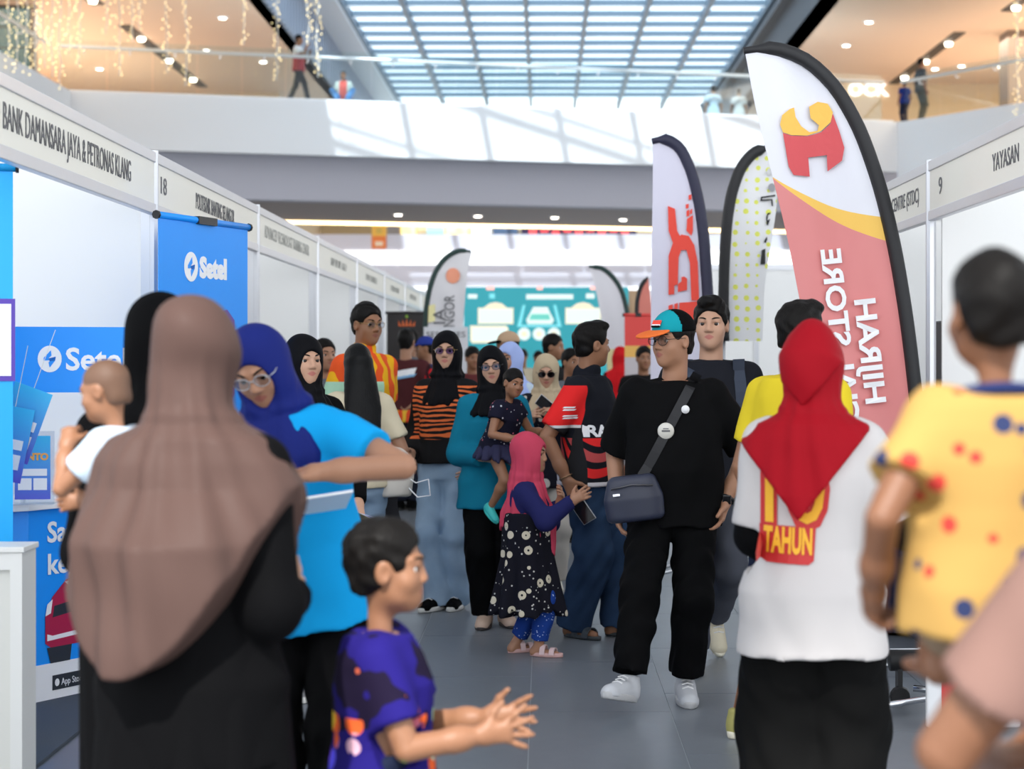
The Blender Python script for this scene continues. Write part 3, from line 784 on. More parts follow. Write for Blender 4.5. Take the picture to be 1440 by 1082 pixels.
# dark curtain wall with fairy lights at the far left
r = empty('glass_facade', (-14.5, 46, 8.0)); tag(r, 'dark green glass facade behind the fairy lights', 'facade')
for i in range(4):
    for j in range(5): MB().box(-3.6+i*1.12, -2.5+i*1.12, 0, .06, .05+j*.55, .56+j*.55).build('pane', mat('dark_teal_glass', (.05, .11, .12), .12, coat=.3), r)
MB().box(-3.7, 1.0, .06, .2, 0, 2.85).build('mullion', mat('dark_bronze'), r)
rnd = random.Random(4)
WIREM = mat('white_wire', (.8, .78, .72), .6); BULB = mat('fairy_bulb', (1, .85, .5), emit=(1, .78, .38), es=1.3)
FS = [(6+12*i, rnd.uniform(90, 128), 36.5, 12) for i in range(7)]+[(92, 72, 41, 14), (107, 92, 41, 14), (145, 44, 41, 9), (162, 104, 41, 15), (181, 56, 41, 10), (192, 40, 41, 8), (258, 118, 41, 18), (230, 100, 41, 14), (340, 60, 41, 11), (386, 110, 41, 16), (430, 60, 41, 12), (444, 105, 41, 16), (1436, 160, 43, 26)]
for px, py, Y, nb_ in FS:
    top, bot = PZ(-30, Y), PZ(py, Y); x = PX(px, Y); Y += (-.35, .0, .35)[len(bpy.data.objects) % 3]
    r = empty('fairy_light_string', (x, Y, bot)); tag(r, 'hanging string of warm fairy lights in front of the gallery', 'fairy lights', 'hanging fairy light strings')
    pts = [(rnd.uniform(-.03, .03), 0, (top-bot)*k/8) for k in range(9)]
    MB().tube(pts, .012, 4).build('wire', WIREM, r)
    mb = MB()
    for k in range(nb_*2):
        z = (top-bot)*(k+.5)/(nb_*2); c = (rnd.uniform(-.11, .11), rnd.uniform(-.08, .08), z); s_ = rnd.uniform(.012, .02)
        mb.lathe([(.004, -s_), (s_*.8, -s_*.5), (s_*.8, s_*.5), (.004, s_)], 6, c)
    tag(mb.build('bulbs', BULB, r, True), kind='stuff')
for cx, cy, nn, sx, sy in ((270, 88, 60, 34, 46),):
    for k in range(0):
        pass
# far side of the hall at the lower levels
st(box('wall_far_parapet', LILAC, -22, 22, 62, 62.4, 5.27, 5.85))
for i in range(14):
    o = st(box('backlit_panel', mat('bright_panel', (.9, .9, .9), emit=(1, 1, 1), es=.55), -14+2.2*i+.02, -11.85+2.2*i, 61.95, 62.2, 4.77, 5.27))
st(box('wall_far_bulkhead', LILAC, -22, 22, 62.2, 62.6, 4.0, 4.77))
st(box('wall_far_ground', WHITE, -22, 22, 66, 66.4, 0, 4.0))
WFU = st(box('wall_far_upper', mat('beige_wall_paint'), -22, 22, 68, 68.4, 5.2, 8))
tag(box('shop_opening', mat('brown_shop', (.25, .15, .08), .6), PX(560, 65.8), PX(592, 65.8), 65.75, 66.0, 0, 4.0), 'brown shop opening in the far white wall beside the dark banner', 'shopfront')
tag(box('shop_opening', mat('brown_shop'), PX(884, 65.8), PX(906, 65.8), 65.75, 66.0, 0, 4.0), 'brown shop opening in the far white wall beside the feather flags', 'shopfront')
def far_shop(x0, x1, m, label, y0=313, y1=334):
    o = box('shop_window', m, PX(x0, 67.7), PX(x1, 67.7), 67.7, 68.0, PZ(y1, 67.7), PZ(y0, 67.7), WFU); o['label'] = label
far_shop(450, 522, mat('tan_shop', (.42, .28, .13), .6), 'tan wood shopfront on the far upper level beside the orange banner')
far_shop(545, 562, mat('greybrown_shop', (.3, .25, .22), .6), 'narrow grey brown shopfront on the far upper level')
far_shop(564, 584, mat('yellow_window', (.95, .8, .3), emit=(1, .8, .3), es=.7), 'small glowing yellow shop window on the far upper level beside the grey shopfront')
far_shop(600, 624, mat('pale_teal_window', (.5, .75, .75), .5), 'pale teal shop window on the far upper level')
far_shop(626, 658, mat('yellow_window'), 'wide glowing yellow shop window on the far upper level')
far_shop(664, 690, mat('white_window', (.9, .92, .95), emit=(.9, .95, 1), es=.5), 'white lit shop window on the far upper level')
far_shop(693, 728, mat('navy_window', (.08, .13, .22), .4), 'navy shop window on the far upper level')
r = empty('display_board', (PX(814, 67.9), 67.89, PZ(333, 67.9))); tag(r, 'long dark purple display board with red lettering on the far upper level', 'display')
MB().box(-2.25, 2.25, 0, .1, 0, .42).build('panel', mat('purple_board', (.04, .02, .07), .4), r)
for i in range(9):
    MB().box(-1.95+i*.45, -1.65+i*.45, -.03, 0, .12+.05*(i % 2), .30-.04*(i % 3)).build('lettering', mat('red_led', (.6, .05, .05), emit=(1, .1, .1), es=.6), r)
r = empty('hanging_banner', (PX(533, 61.97), 61.97, PZ(350, 61.97))); tag(r, 'orange hanging banner in front of the far parapet', 'banner')
MB().box(-.26, .26, 0, .02, 0, .93).build('cloth', mat('orange_banner', fn=lambda nb: nb.mix(nb.xyz()[2] < .45, (.9, .5, .08), (.85, .22, .05))), r)
MB().box(-.14, .14, -.02, 0, .1, .26).build('print', mat('pale_print', (.9, .7, .5)), r)
MB().box(-.1, .1, -.02, 0, .55, .75).build('print', mat('gold_print', (.7, .45, .1)), r)
# ------------------------------------------------------------ exhibition booths
BW, BH, FH = -1.89, 2.5, .30
PANEL = mat('booth_panel', (.88, .88, .865), .55)
FASC = mat('fascia_board', (.84, .82, .74), .5)
INK = mat('grey_lettering', (.12, .12, .13), .6)
INK2 = mat('faint_lettering', (.45, .45, .42), .6)
def fascia(x, y0, y1, label, txts, side, ink=None, strokes=0):
    """name board between two posts along the aisle; side=+1 faces +x (left row), -1 faces -x"""
    r = empty('booth_fascia', (x, y0, BH-FH)); tag(r, label, 'sign'); L = y1-y0; d = .02
    MB().box(-.012, .012, .03, L-.03, .045, FH-.045).build('name_board', FASC, r)
    MB().box(-d, d, .025, L-.025, FH-.05, FH).build('rail', ALU, r, bevel=.003); MB().box(-d, d, .025, L-.025, 0, .05).build('rail', ALU, r, bevel=.003)
    for t, yy, size, w_ in txts:
        text(t, size, (side*.014, yy-y0, FH/2), (0, side, 0), (0, 0, 1), ink or INK, r, width=w_)
    if strokes:      # lettering too faint to read in the photo: a row of strokes
        rs_ = random.Random(int(y0*10)); mb = MB(); yy = L*.3
        while yy < L*.7:
            w_ = rs_.uniform(.02, .05); mb.box(side*.012, side*.015, yy, yy+w_*.4, FH/2-.035, FH/2+.035); mb.box(side*.012, side*.015, yy, yy+w_, FH/2+.02*rs_.choice((-1, 0, 1))-.006, FH/2+.02*rs_.choice((-1, 0, 1))+.012); yy += w_+rs_.choice((.02, .02, .06))
        tag(mb.build('faint_print', INK2, r), kind='stuff')
    return r
def post(x, y, label, grp):
    r = tag(MB().prism([(math.cos(a)*.026, math.sin(a)*.026) for a in np.linspace(math.pi/8, 2*math.pi+math.pi/8, 9)[:-1]], (0, 0, 0), (1, 0, 0), (0, 1, 0), (0, 0, BH+.01)).build('booth_post', ALU), label, 'post', grp)
    r.location = (x, y, 0); return r
def partition(x0, x1, y, label, n=3, axis='x', h=BH):
    r = empty('booth_partition', ((x0+x1)/2, y, 0) if axis == 'x' else (y, (x0+x1)/2, 0)); tag(r, label, 'partition'); W_ = x1-x0
    for i in range(n):
        a, b = -W_/2+W_*i/n, -W_/2+W_*(i+1)/n
        if axis == 'x':
            MB().box(a+.025, b-.025, -.01, .01, .06, h-.06).build('panel', PANEL, r); MB().box(b-.025, b+.025, -.022, .022, 0, h).build('upright', ALU, r)
        else:
            MB().box(-.01, .01, a+.025, b-.025, .06, h-.06).build('panel', PANEL, r); MB().box(-.022, .022, b-.025, b+.025, 0, h).build('upright', ALU, r)
    for z in (.0, h-.06):
        if axis == 'x': MB().box(-W_/2, W_/2, -.02, .02, z, z+.06).build('rail', ALU, r)
        else: MB().box(-.02, .02, -W_/2, W_/2, z, z+.06).build('rail', ALU, r)
    return r
PLAB = ['post at the near end of the damansara jaya name board', 'post between the damansara jaya and politeknik name boards', 'post between the politeknik and advanced technology name boards', 'post at the far end of the advanced technology name board']
YL = [5.39+3*i for i in range(9)]
fascia(BW, YL[0], YL[1], 'booth name board reading bank damansara jaya and petronas klang', [('BANK DAMANSARA JAYA & PETRONAS KLANG', 6.95, .135, 1.86)], 1)
fascia(BW, YL[1], YL[2], 'booth name board reading politeknik banting selangor, number 18', [('18', YL[1]+.16, .12, .13), ('POLITEKNIK BANTING SELANGOR', 9.93, .125, 1.15)], 1)
fascia(BW, YL[2], YL[3], 'booth name board reading advanced technology training center', [('ADVANCED TECHNOLOGY TRAINING CENTER', 12.75, .12, 2.2)], 1, INK2)
ORD = ['fourth', 'fifth', 'sixth', 'seventh', 'eighth']
for k in range(3, 8):
    fascia(BW, YL[k], YL[k+1], ORD[k-3]+' cream booth name board along the row starting at damansara jaya', [], 1, None, 1)
for k, y in enumerate(YL):
    post(BW, y, 'slim aluminium '+PLAB[k] if k < 4 else 'slim aluminium booth post far along the row with the blue counter', 'posts of the row with the damansara jaya board')
    if k: partition(-4.89, BW-.03, y, ['', 'white booth partition behind the bright blue counter sign', 'white booth partition behind the tall blue banner', 'white booth partition past the tall blue banner', 'white booth partition past the name board reading advanced technology'][k] if k < 5 else ['fifth', 'sixth', 'seventh', 'eighth'][k-5]+' white partition of the row, counted from the blue counter')
partition(5.39, 29.39, -4.9, 'long white back wall of the booth row with the blue counter', 24, 'y')
st(box('booth_carpet_left', mat('blue_grey_carpet', (.06, .075, .10), .95, bump=(300, .3)), -5, -1.87, 4.2, 29.4, -.003, .012))
BR = 1.96; YR = [5.79, 8.79, 11.79]
fascia(BR, YR[0], YR[1], 'booth name board reading yayasan, number 9', [('9', YR[1]-.27, .12, .07), ('YAYASAN', 7.32, .11, .42)], -1)
fascia(BR, YR[1], YR[2], 'booth name board ending in centre (stdc) behind the big flag', [('CENTRE (STDC)', 9.36, .11, .70)], -1)
for y, l_ in zip(YR, ('post at the near end of the yayasan name board', 'post between the boards numbered 9 and ending in (stdc)', 'post behind the big red and white flag')): post(BR, y, 'slim aluminium '+l_, 'posts of the row with the yayasan board')
partition(BR+.03, 4.96, YR[1], 'beige white booth partition under the board numbered 9', 3)
partition(BR+.03, 4.96, YR[2], 'white booth partition behind the big red and white flag', 3)
partition(5.79, 11.79, 4.98, 'white back wall of the booth row with the yayasan board', 6, 'y')
st(box('booth_carpet_right', mat('blue_grey_carpet'), 1.98, 5, 4.2, 11.9, -.003, .012))
partition(PX(995, 18.7), PX(995, 18.7)+4.2, 18.7, 'long white partition wall facing the aisle behind the feather flags', 8)
# ------------------------------------------------------------ roll-up banners, header sign, counter
SETB = mat('bright_blue_print', (.004, .29, .93), .45)
WPR = mat('white_print', (.86, .86, .88), .5); PUR = mat('purple_print', (.10, .05, .42), .5); NAVY = mat('navy_print', (.01, .10, .55), .5)
def setel_logo(c, U, W, s, parent, withtext=True):
    """white disc with a blue folded-arrow mark, then the word"""
    c, U, W = Vector(c), Vector(U).normalized(), Vector(W).normalized(); N = U.cross(W)
    ring = [(math.cos(a)*s, math.sin(a)*s*1.15) for a in np.linspace(0, 2*math.pi, 29)[:-1]]
    MB().prism(ring, c, U, W, N*.002).build('logo_disc', WPR, parent)
    for pts, m in (([(-.5, .1), (.1, .75), (.15, .3), (-.1, .05), (.5, .15), (.45, -.15), (.0, -.75), (-.1, -.3), (.1, -.1), (-.5, -.15)], SETB), ([(-.1, .05), (.5, .2), (.45, -.15), (.0, -.2)], NAVY)):
        MB().prism([(a*s, b*s) for a, b in pts], c+N*.002, U, W, N*.0015).build('logo_mark', m, parent)
    if withtext: text('Setel', s*2.1, c+U*s*1.35+W*(-.05*s), U, W, WPR, parent, 'LEFT', bold=.008*s/.06)
def rollup(label, a, b, h, m, base_m=ALU):
    """pull-up banner between floor points a and b"""
    a, b = Vector((*a, 0)), Vector((*b, 0)); U = (b-a).normalized(); W = (b-a).length; N = U.cross(Vector((0, 0, 1)))
    r = empty('rollup_banner', (a+b)/2); tag(r, label, 'banner')
    MB().obox((0, 0, .04), U*W/2, N*.09, (0, 0, .04)).build('base', base_m, r, bevel=.01)
    n = 10; mb = MB()
    MB().obox(Vector((0, 0, (h+.08)/2)), U*(W/2-.01), N*.002, (0, 0, (h-.08)/2)).build('sheet', m, r)
    MB().tube([U*-W/2+Vector((0, 0, h)), U*W/2+Vector((0, 0, h))], .016, 8).build('top_bar', m, r, True)
    MB().obox((0, 0, h), U*W*.1, N*.02, (0, 0, .018)).build('clip', BLACKM, r)
    for s_ in (-1, 1): MB().tube([U*W/2*s_+Vector((0, 0, h)), U*(W/2+.012)*s_+Vector((0, 0, h))], .02, 8).build('end_cap', BLACKM, r)
    MB().tube([-N*.05+Vector((0, 0, .05)), -N*.02+Vector((0, 0, h))], .01, 6).build('pole', ALU, r)
    return r, U, N
r, U, N = rollup('tall bright blue pull-up banner with purple slogan beside the booth post', (PX(221, 7.76), 7.76), (PX(349, 8.54), 8.54), 2.15, SETB)
setel_logo(U*-.13+N*.003+Vector((0, 0, 1.93)), U, (0, 0, 1), .06, r)
MB().prism([(-.26, .1), (.2, .19), (.27, .14), (.27, -.22), (.2, -.26), (.12, -.23), (.03, -.27), (-.06, -.24), (-.26, -.25)], N*.003+Vector((0, 0, 1.55)), U, (0, 0, 1), N*.002).build('slogan_panel', PUR, r)
text('Semua Boleh', .125, N*.007+Vector((0, 0, 1.62)), U*1+Vector((0, 0, .1)), (0, 0, 1), WPR, r, width=.47, bold=.004)
text('Setel', .26, N*.007+Vector((0, 0, 1.44)), U*1+Vector((0, 0, .06)), (0, 0, 1), WPR, r, width=.45, bold=.008)
r, U, N = rollup('bright blue pull-up banner with a phone picture at the edge of the booth', (-2.75, 6.55), (PX(22, 6.75), 6.75), 2.25, mat('sky_blue_print', (.01, .42, .95), .45))
MB().prism([(-.06, -.16), (.06, -.16), (.06, .16), (-.06, .16)], U*.3+N*.003+Vector((0, 0, 1.58)), U, (0, 0, 1), N*.004).build('phone_print', PUR, r)
MB().prism([(-.045, -.14), (.045, -.14), (.045, .14), (-.045, .14)], U*.3+N*.007+Vector((0, 0, 1.58)), U, (0, 0, 1), N*.002).build('screen_print', WPR, r)
# promotion counter with header sign
c0, c1 = Vector((PX(40, 7.5), 7.5, 0)), Vector((-1.86, 8.08, 0)); CU = (c1-c0).normalized(); CN = CU.cross(Vector((0, 0, 1))); cw2 = (c1-c0).length
r = empty('promotion_counter', c0); tag(r, 'bright blue promotion counter with white top and printed red car', 'counter')
outl = [(0, 0), (cw2, 0), (cw2, -.36), (-.3, -.36), (-.38, -.12)]
MB().prism(outl, (0, 0, 0), CU, CN, (0, 0, .85)).build('body', SETB, r)
top = [(-.03, .04), (cw2+.03, .04), (cw2+.03, -.4), (-.33, -.4), (-.43, -.11)]
MB().prism(top, (0, 0, .85), CU, CN, (0, 0, .035)).build('worktop', mat('white_laminate', (.86, .86, .87), .3), r, bevel=.004)
MB().prism([(.005, 0), (cw2, 0), (cw2, .003), (.005, .003)], (0, 0, 0), CU, CN, (0, 0, .17)).build('base_strip', WPR, r)
fz = lambda u, z: CU*u+CN*.004+Vector((0, 0, z))
text('Satu', .125, fz(.1, .74), CU, (0, 0, 1), WPR, r, 'LEFT', bold=.003); text('keperl', .125, fz(.1, .60), CU, (0, 0, 1), WPR, r, 'LEFT', bold=.003)
car = empty('car_print', (0, 0, 0)); car.parent = r
CRED = mat('crimson_print', (.42, .008, .06), .5); CDK = mat('dark_print', (.02, .025, .035), .5)
for pts, m, o in (([(.09, .26), (.09, .38), (.13, .46), (.21, .53), (.42, .56), (.6, .55), (.6, .24), (.12, .24)], CRED, 0), ([(.13, .37), (.3, .39), (.3, .44), (.14, .42)], CDK, .001),
                  ([(.1, .24), (.24, .24), (.23, .17), (.12, .17)], CDK, .0005), ([(.09, .38), (.12, .39), (.13, .45), (.1, .43)], WPR, .001), ([(.1, .3), (.1, .27), (.3, .28), (.3, .3), (.13, .29)], WPR, .001), ([(.2, .52), (.27, .46), (.45, .47), (.45, .55)], WPR, .001)):
    MB().prism(pts, CN*(.004+o), CU, (0, 0, 1), CN*.001).build('car_shape', m, car)
for u in (.13, .36):
    MB().prism([(u, .05), (u+.2, .05), (u+.2, .115), (u, .115)], CN*.004, CU, (0, 0, 1), CN*.0015).build('store_badge', CDK, r)
    if u < .2: text('App Store', .042, fz(u+.115, .08)+CN*.002, CU, (0, 0, 1), WPR, r, width=.13)
    MB().prism([(u+.025+math.cos(a)*.013, .082+math.sin(a)*.017) for a in np.linspace(0, 6.28, 11)[:-1]], CN*.006, CU, (0, 0, 1), CN*.001).build('badge_mark', WPR, r)
h0, h1 = P(12, 506, 7.45), P(196, 506, 7.6); HU = (h1-h0).normalized(); HL = (h1-h0).length; HN = HU.cross(Vector((0, 0, 1)))
r = empty('header_sign', (h0.x, h0.y, .885)); tag(r, 'bright blue header sign with white logo above the counter', 'sign')
MB().obox(HU*HL/2+Vector((0, 0, PZ(506, 7.5)-.885)), HU*HL/2, HN*.008, (0, 0, .142)).build('board', SETB, r)
for u in (.06, HL-.06): MB().tube([HU*u-HN*.02, HU*u-HN*.02+Vector((0, 0, .5))], .012, 8).build('pole', mat('white_metal'), r)
setel_logo(HU*.17+HN*.009+Vector((0, 0, PZ(505, 7.5)-.885)), HU, (0, 0, 1), .05, r, False)
text('Setel', .135, HU*.235+HN*.009+Vector((0, 0, PZ(507, 7.5)-.885)), HU, (0, 0, 1), WPR, r, 'LEFT', bold=.003)
# leaflet stand, leaflets, cabinet
LEAF = mat('leaflet_print', rough=.4, fn=lambda nb: nb.mix(nb.xyz()[2]/.3, (.12, .10, .6), (.05, .5, .85)))
q = P(45, 650, 7.36)
r = empty('leaflet_stand', (q.x, 7.37, .888), .1); tag(r, 'clear acrylic stand with a blue leaflet on the counter', 'leaflet stand')
MB().box(-.09, .09, 0, .003, .0, .31).box(-.09, .09, -.05, .05, 0, .004).build('acrylic', glass('acrylic', (.93, .95, .97), .1), r)
MB().box(-.074, .074, -.003, -.001, .02, .29).build('leaflet', LEAF, r)
text('BENTO', .04, (0, -.004, .2), (1, 0, 0), (0, 0, 1), mat('orange_print', (.85, .4, .1)), r, bold=.002)
for x0, x1, z0, z1 in ((-.06, .06, .12, .15), (-.06, -.004, .06, .11), (.004, .06, .06, .11)): MB().box(x0, x1, -.005, -.003, z0, z1).build('text_block', WPR, r)
for i, (px, py, rz) in enumerate(((12, 592, .35), (4, 622, .2))):
    q = P(px, py, 7.0); r = empty('leaflet', (q.x, 7.0-.03*i, q.z-.15)); r.rotation_euler = (0, rz, 0); tag(r, ['blue and white leaflet hanging tilted beside the header sign', 'lower leaflet hanging behind the tilted blue leaflet'][i], 'leaflet')
    MB().box(-.08, .08, 0, .003, 0, .3).build('sheet', LEAF, r)
    for x0, x1, z0, z1 in ((-.06, .06, .13, .17), (-.06, -.004, .05, .11), (.004, .06, .05, .11)): MB().box(x0, x1, -.003, -.001, z0, z1).build('text_block', WPR, r)
    MB().tube([(0, .002, .3), (0, .002, .55)], .0015, 4).build('thread', WIREM, r)
r = empty('white_cabinet', (-2.2, 6.2, 0)); tag(r, 'white framed cabinet at the edge of the booth carpet', 'cabinet')
WC = mat('white_lacquer', (.72, .72, .70), .4)
MB().box(-.4, .385, -.2, -.08, .03, .83).build('body', mat('cream_panel', (.66, .66, .62), .5), r)
for a in ((-.4, .4, -.22, -.19, .0, .06), (-.4, .4, -.22, -.19, .78, .84), (.361, .402, -.223, -.06, .001, .839), (-.402, -.361, -.223, -.06, .001, .839)): MB().box(*a).build('frame', WC, r)
MB().box(-.41, .41, -.23, -.05, .84, .86).build('top', WC, r, bevel=.003)
# ------------------------------------------------------------ feather flags
def resample(pts, n):
    pts = np.array(pts, float); d = np.r_[0, np.cumsum(np.linalg.norm(np.diff(pts, axis=0), axis=1))]
    # smooth with a Catmull-like interpolation
    t = np.linspace(0, d[-1], n); dd = d
    out = []
    for k in range(2):
        m = np.gradient(pts[:, k], dd); i = np.clip(np.searchsorted(dd, t)-1, 0, len(dd)-2); h = dd[i+1]-dd[i]; u = (t-dd[i])/h
        out.append((2*u**3-3*u**2+1)*pts[i, k]+(u**3-2*u**2+u)*h*m[i]+(-2*u**3+3*u**2)*pts[i+1, k]+(u**3-u**2)*h*m[i+1])
    return np.stack(out, 1)
def flag(label, Y, edge, pole, m, sleeve=.03, wave=.018, base=True, sleeve_m=None, seed=0):
    """edge and pole: outlines from the tip down (pixels at depth Y -> metres)"""
    n, k = 44, 14
    e = resample([tuple(P(a, b, Y))[0::2] for a, b in edge], n); p = resample([tuple(P(a, b, Y))[0::2] for a, b in pole], n)
    pf = [tuple(P(a, b, Y))[0::2] for a, b in pole]; bx = pf[-1][0]
    wv = lambda x, z: wave*(math.sin(9*(x-bx)+2.2*z+seed)+.5*math.sin(23*(x-bx)+5*z))
    r = empty('feather_flag', (bx, Y, 0)); tag(r, label, 'flag')
    vs, fs = [], []
    for sgn in (0, .004):
        for i in range(n):
            for j in range(k+1):
                u = j/k; x, z = e[i]*(1-u)+p[i]*u; vs.append((x-bx, wv(x, z)*min(1, (1-u)*4)+sgn, z))
    for i in range(n-1):
        for j in range(k):
            a = i*(k+1)+j; fs.append((a, a+1, a+k+2, a+k+1)); b = a+n*(k+1); fs.append((b, b+k+1, b+k+2, b+1))
    me = bpy.data.meshes.new('cloth'); me.from_pydata(vs, [], fs); me.update(); link('cloth', me, m, r, True)
    pts = [(x-bx, 0, z) for x, z in p]
    N_ = len(pts)
    MB().tube(pts, [sleeve*.55]*2+[sleeve]*(N_-2), 8).build('sleeve', sleeve_m or mat('black_sleeve', (.012, .012, .014), .6), r, True)
    zb = p[-1][1]
    MB().tube([(0, 0, zb+.05), (0, 0, .03)], .014, 8).build('pole', ALU, r, True)
    if base:
        for a in (.3, 1.9, 3.45, 5.0): MB().tube([(0, 0, .09), (.1*math.cos(a), .1*math.sin(a), .085), (.5*math.cos(a), .5*math.sin(a), .012)], .012, 8).build('foot', CHROME, r, True)
        MB().lathe([(.03, .02), (.03, .14)], 12).build('hub', CHROME, r, True)
    warp = lambda q: Vector((q.x, wv(q.x+bx, q.z)*.8-.006+(q.y), q.z))
    return r, bx, warp
def big_flag_col(nb):
    x, y, z = nb.xyz()
    b1 = z-((x+.69)*-.678+(x+.69)*(x+.454)*.515+2.335)      # curved bands
    n = nb.tex('Noise', 3, stretch=(1, 1, .3))
    red = nb.mix(n, (.60, .17, .17), (.72, .27, .26)); wh = nb.mix(n, (.68, .68, .75), (.78, .78, .83))
    return nb.mix(b1 > (x+.69)*.2+.01, nb.mix(b1 > 0, red, (.85, .52, .10)), wh)
Y = 8.2
r, bx, warp = flag('big feather flag, white over red with mirrored lettering', Y, [(1048, 76), (1062, 150), (1084, 240), (1108, 340), (1128, 440), (1150, 540), (1172, 640), (1190, 720)],
                   [(1046, 72), (1085, 68), (1125, 80), (1165, 112), (1200, 165), (1230, 240), (1254, 330), (1272, 430), (1286, 540), (1296, 640), (1300, 720)], mat('big_flag_cloth', rough=.6, fn=big_flag_col), .034)
fw = lambda px, py: Vector((PX(px, Y)-bx, 0, PZ(py, Y)))
FL = mat('flag_white_letter', (.82, .82, .84), .6)
lean_ = (fw(1215, 350)-fw(1238, 560)).normalized()
for t, px, py, L in (('HIJRAH', 1222, 494, 147*Y/FPX), ('OFFICIAL STORE', 1184, 520, 340*Y/FPX)):
    text(t, .135, fw(px, py)+Vector((0, -.012, 0)), lean_, Vector((lean_.z, 0, -lean_.x)), FL, r, width=L, bold=.004, warp=warp)
GO, EM = mat('flag_gold', (.85, .48, .08), .6), mat('flag_red', (.60, .07, .08), .6)
def fpoly(pts, m, nm, o=0):
    """emblem shapes in flag pixels, cut into strips so that they follow the cloth"""
    me = MB().prism([(0, 0)]*0 or [(fw(a, b).x, fw(a, b).z) for a, b in pts], (0, 0, 0), (1, 0, 0), (0, 0, 1), (0, -.002, 0)).mesh(nm)
    bm = bmesh.new(); bm.from_mesh(me); bmesh.ops.triangulate(bm, faces=bm.faces)
    for _ in range(2): bmesh.ops.subdivide_edges(bm, edges=[e for e in bm.edges if e.calc_length() > .05], cuts=1); bmesh.ops.triangulate(bm, faces=bm.faces)
    bm.to_mesh(me); bm.free()
    for v in me.vertices: v.co = warp(v.co)+Vector((0, -.008-o, 0))
    return link(nm, me, m, r)
fpoly([(1096, 176), (1099, 163), (1110, 154), (1116, 152), (1118, 165), (1126, 178), (1138, 186), (1150, 184), (1152, 176), (1140, 166), (1138, 150), (1150, 143), (1164, 146), (1171, 158), (1168, 172), (1155, 184), (1135, 191), (1112, 191), (1100, 187)], GO, 'emblem_gold')
fpoly([(1100, 188), (1112, 192), (1135, 192), (1155, 186), (1168, 174), (1171, 160), (1180, 185), (1187, 208), (1184, 226), (1164, 241), (1163, 218), (1136, 222), (1138, 249), (1115, 247), (1108, 235)], EM, 'emblem_red')
# white flag with red pixel mark
Y = 11.9
r, bx, warp = flag('white feather flag with a red pixelated mark and navy sleeve', Y, [(918, 203), (918, 260), (917, 330), (916, 400), (915, 480), (915, 560)],
                   [(917, 199), (935, 196), (952, 205), (968, 232), (980, 272), (988, 320), (993, 380), (997, 450), (1000, 560)], mat('lavender_cloth', (.68, .66, .78), .6), .04, .012, sleeve_m=mat('navy_sleeve', (.02, .02, .05), .6))
RP = mat('vermilion_print', (.82, .06, .035), .6)
for pts in ([(939, 290), (949, 294), (952, 325), (957, 334), (946, 342), (940, 325)], [(966, 308), (974, 303), (974, 325), (972, 332), (965, 325)], [(965, 297), (969, 295), (969, 304), (965, 305)], [(970, 296), (973, 294), (973, 301), (970, 302)], [(964, 288), (968, 287), (968, 293), (964, 294)], [(968, 275), (972, 274), (972, 281), (968, 282)],
            [(940, 415), (940, 360), (946, 342), (958, 330), (968, 332), (976, 345), (981, 370), (983, 423), (972, 423), (970, 370), (965, 352), (958, 352), (954, 362), (953, 400), (948, 402), (948, 414)], [(953, 400), (958, 396), (958, 390), (962, 389), (966, 392), (966, 408), (953, 411)],
            [(940, 430), (946, 428), (946, 437), (940, 438)], [(948, 428), (953, 426), (953, 436), (948, 437)], [(955, 426), (982, 424), (982, 450), (955, 452)]):
    fpoly(pts, RP, 'printed_mark')
# white flag with yellow dots, mirrored
Y = 12.4
def dots(nb):
    v = nb.tex('Voronoi', 13, 0, stretch=(1, .01, 1), Randomness=.25); x, y, z = nb.xyz()
    return nb.mix((v < .26) & (x > -.0), (.80, .80, .80), (.75, .78, .12))
r, bx, warp = flag('white feather flag with yellow dots and handwritten black lettering', Y, [(1084, 214), (1092, 245), (1092, 290), (1085, 340), (1076, 400), (1072, 480)],
                   [(1082, 207), (1062, 214), (1045, 232), (1032, 262), (1024, 300), (1020, 345), (1018, 400), (1018, 480)], mat('dotted_cloth', rough=.6, fn=dots), .04, .01)
GREYD = mat('grey_disc', (.3, .3, .32), .4); BINK = mat('black_ink', (.02, .02, .02))
fpoly([(1082+4*math.cos(a), 242+5*math.sin(a)) for a in np.linspace(0, 6.28, 13)[:-1]], mat('pale_disc', (.6, .6, .6), .4), 'disc_print')
fpoly([(1085+5*math.cos(a), 264+6*math.sin(a)) for a in np.linspace(0, 6.28, 13)[:-1]], GREYD, 'disc_print')
for pts in ([(1069, 283), (1070, 277), (1090, 274), (1090, 276), (1072, 279), (1071, 283)], [(1070, 283), (1084, 282), (1085, 290), (1087, 290), (1086, 280), (1070, 281)], [(1077, 306), (1079, 300), (1083, 299), (1083, 301), (1080, 303), (1079, 310), (1083, 308), (1080, 317), (1078, 317)], [(1075, 338), (1078, 333), (1079, 336), (1077, 342), (1074, 341)], [(1071, 352), (1076, 350), (1076, 372), (1069, 372)]):
    fpoly(pts, BINK, 'printed_lettering')
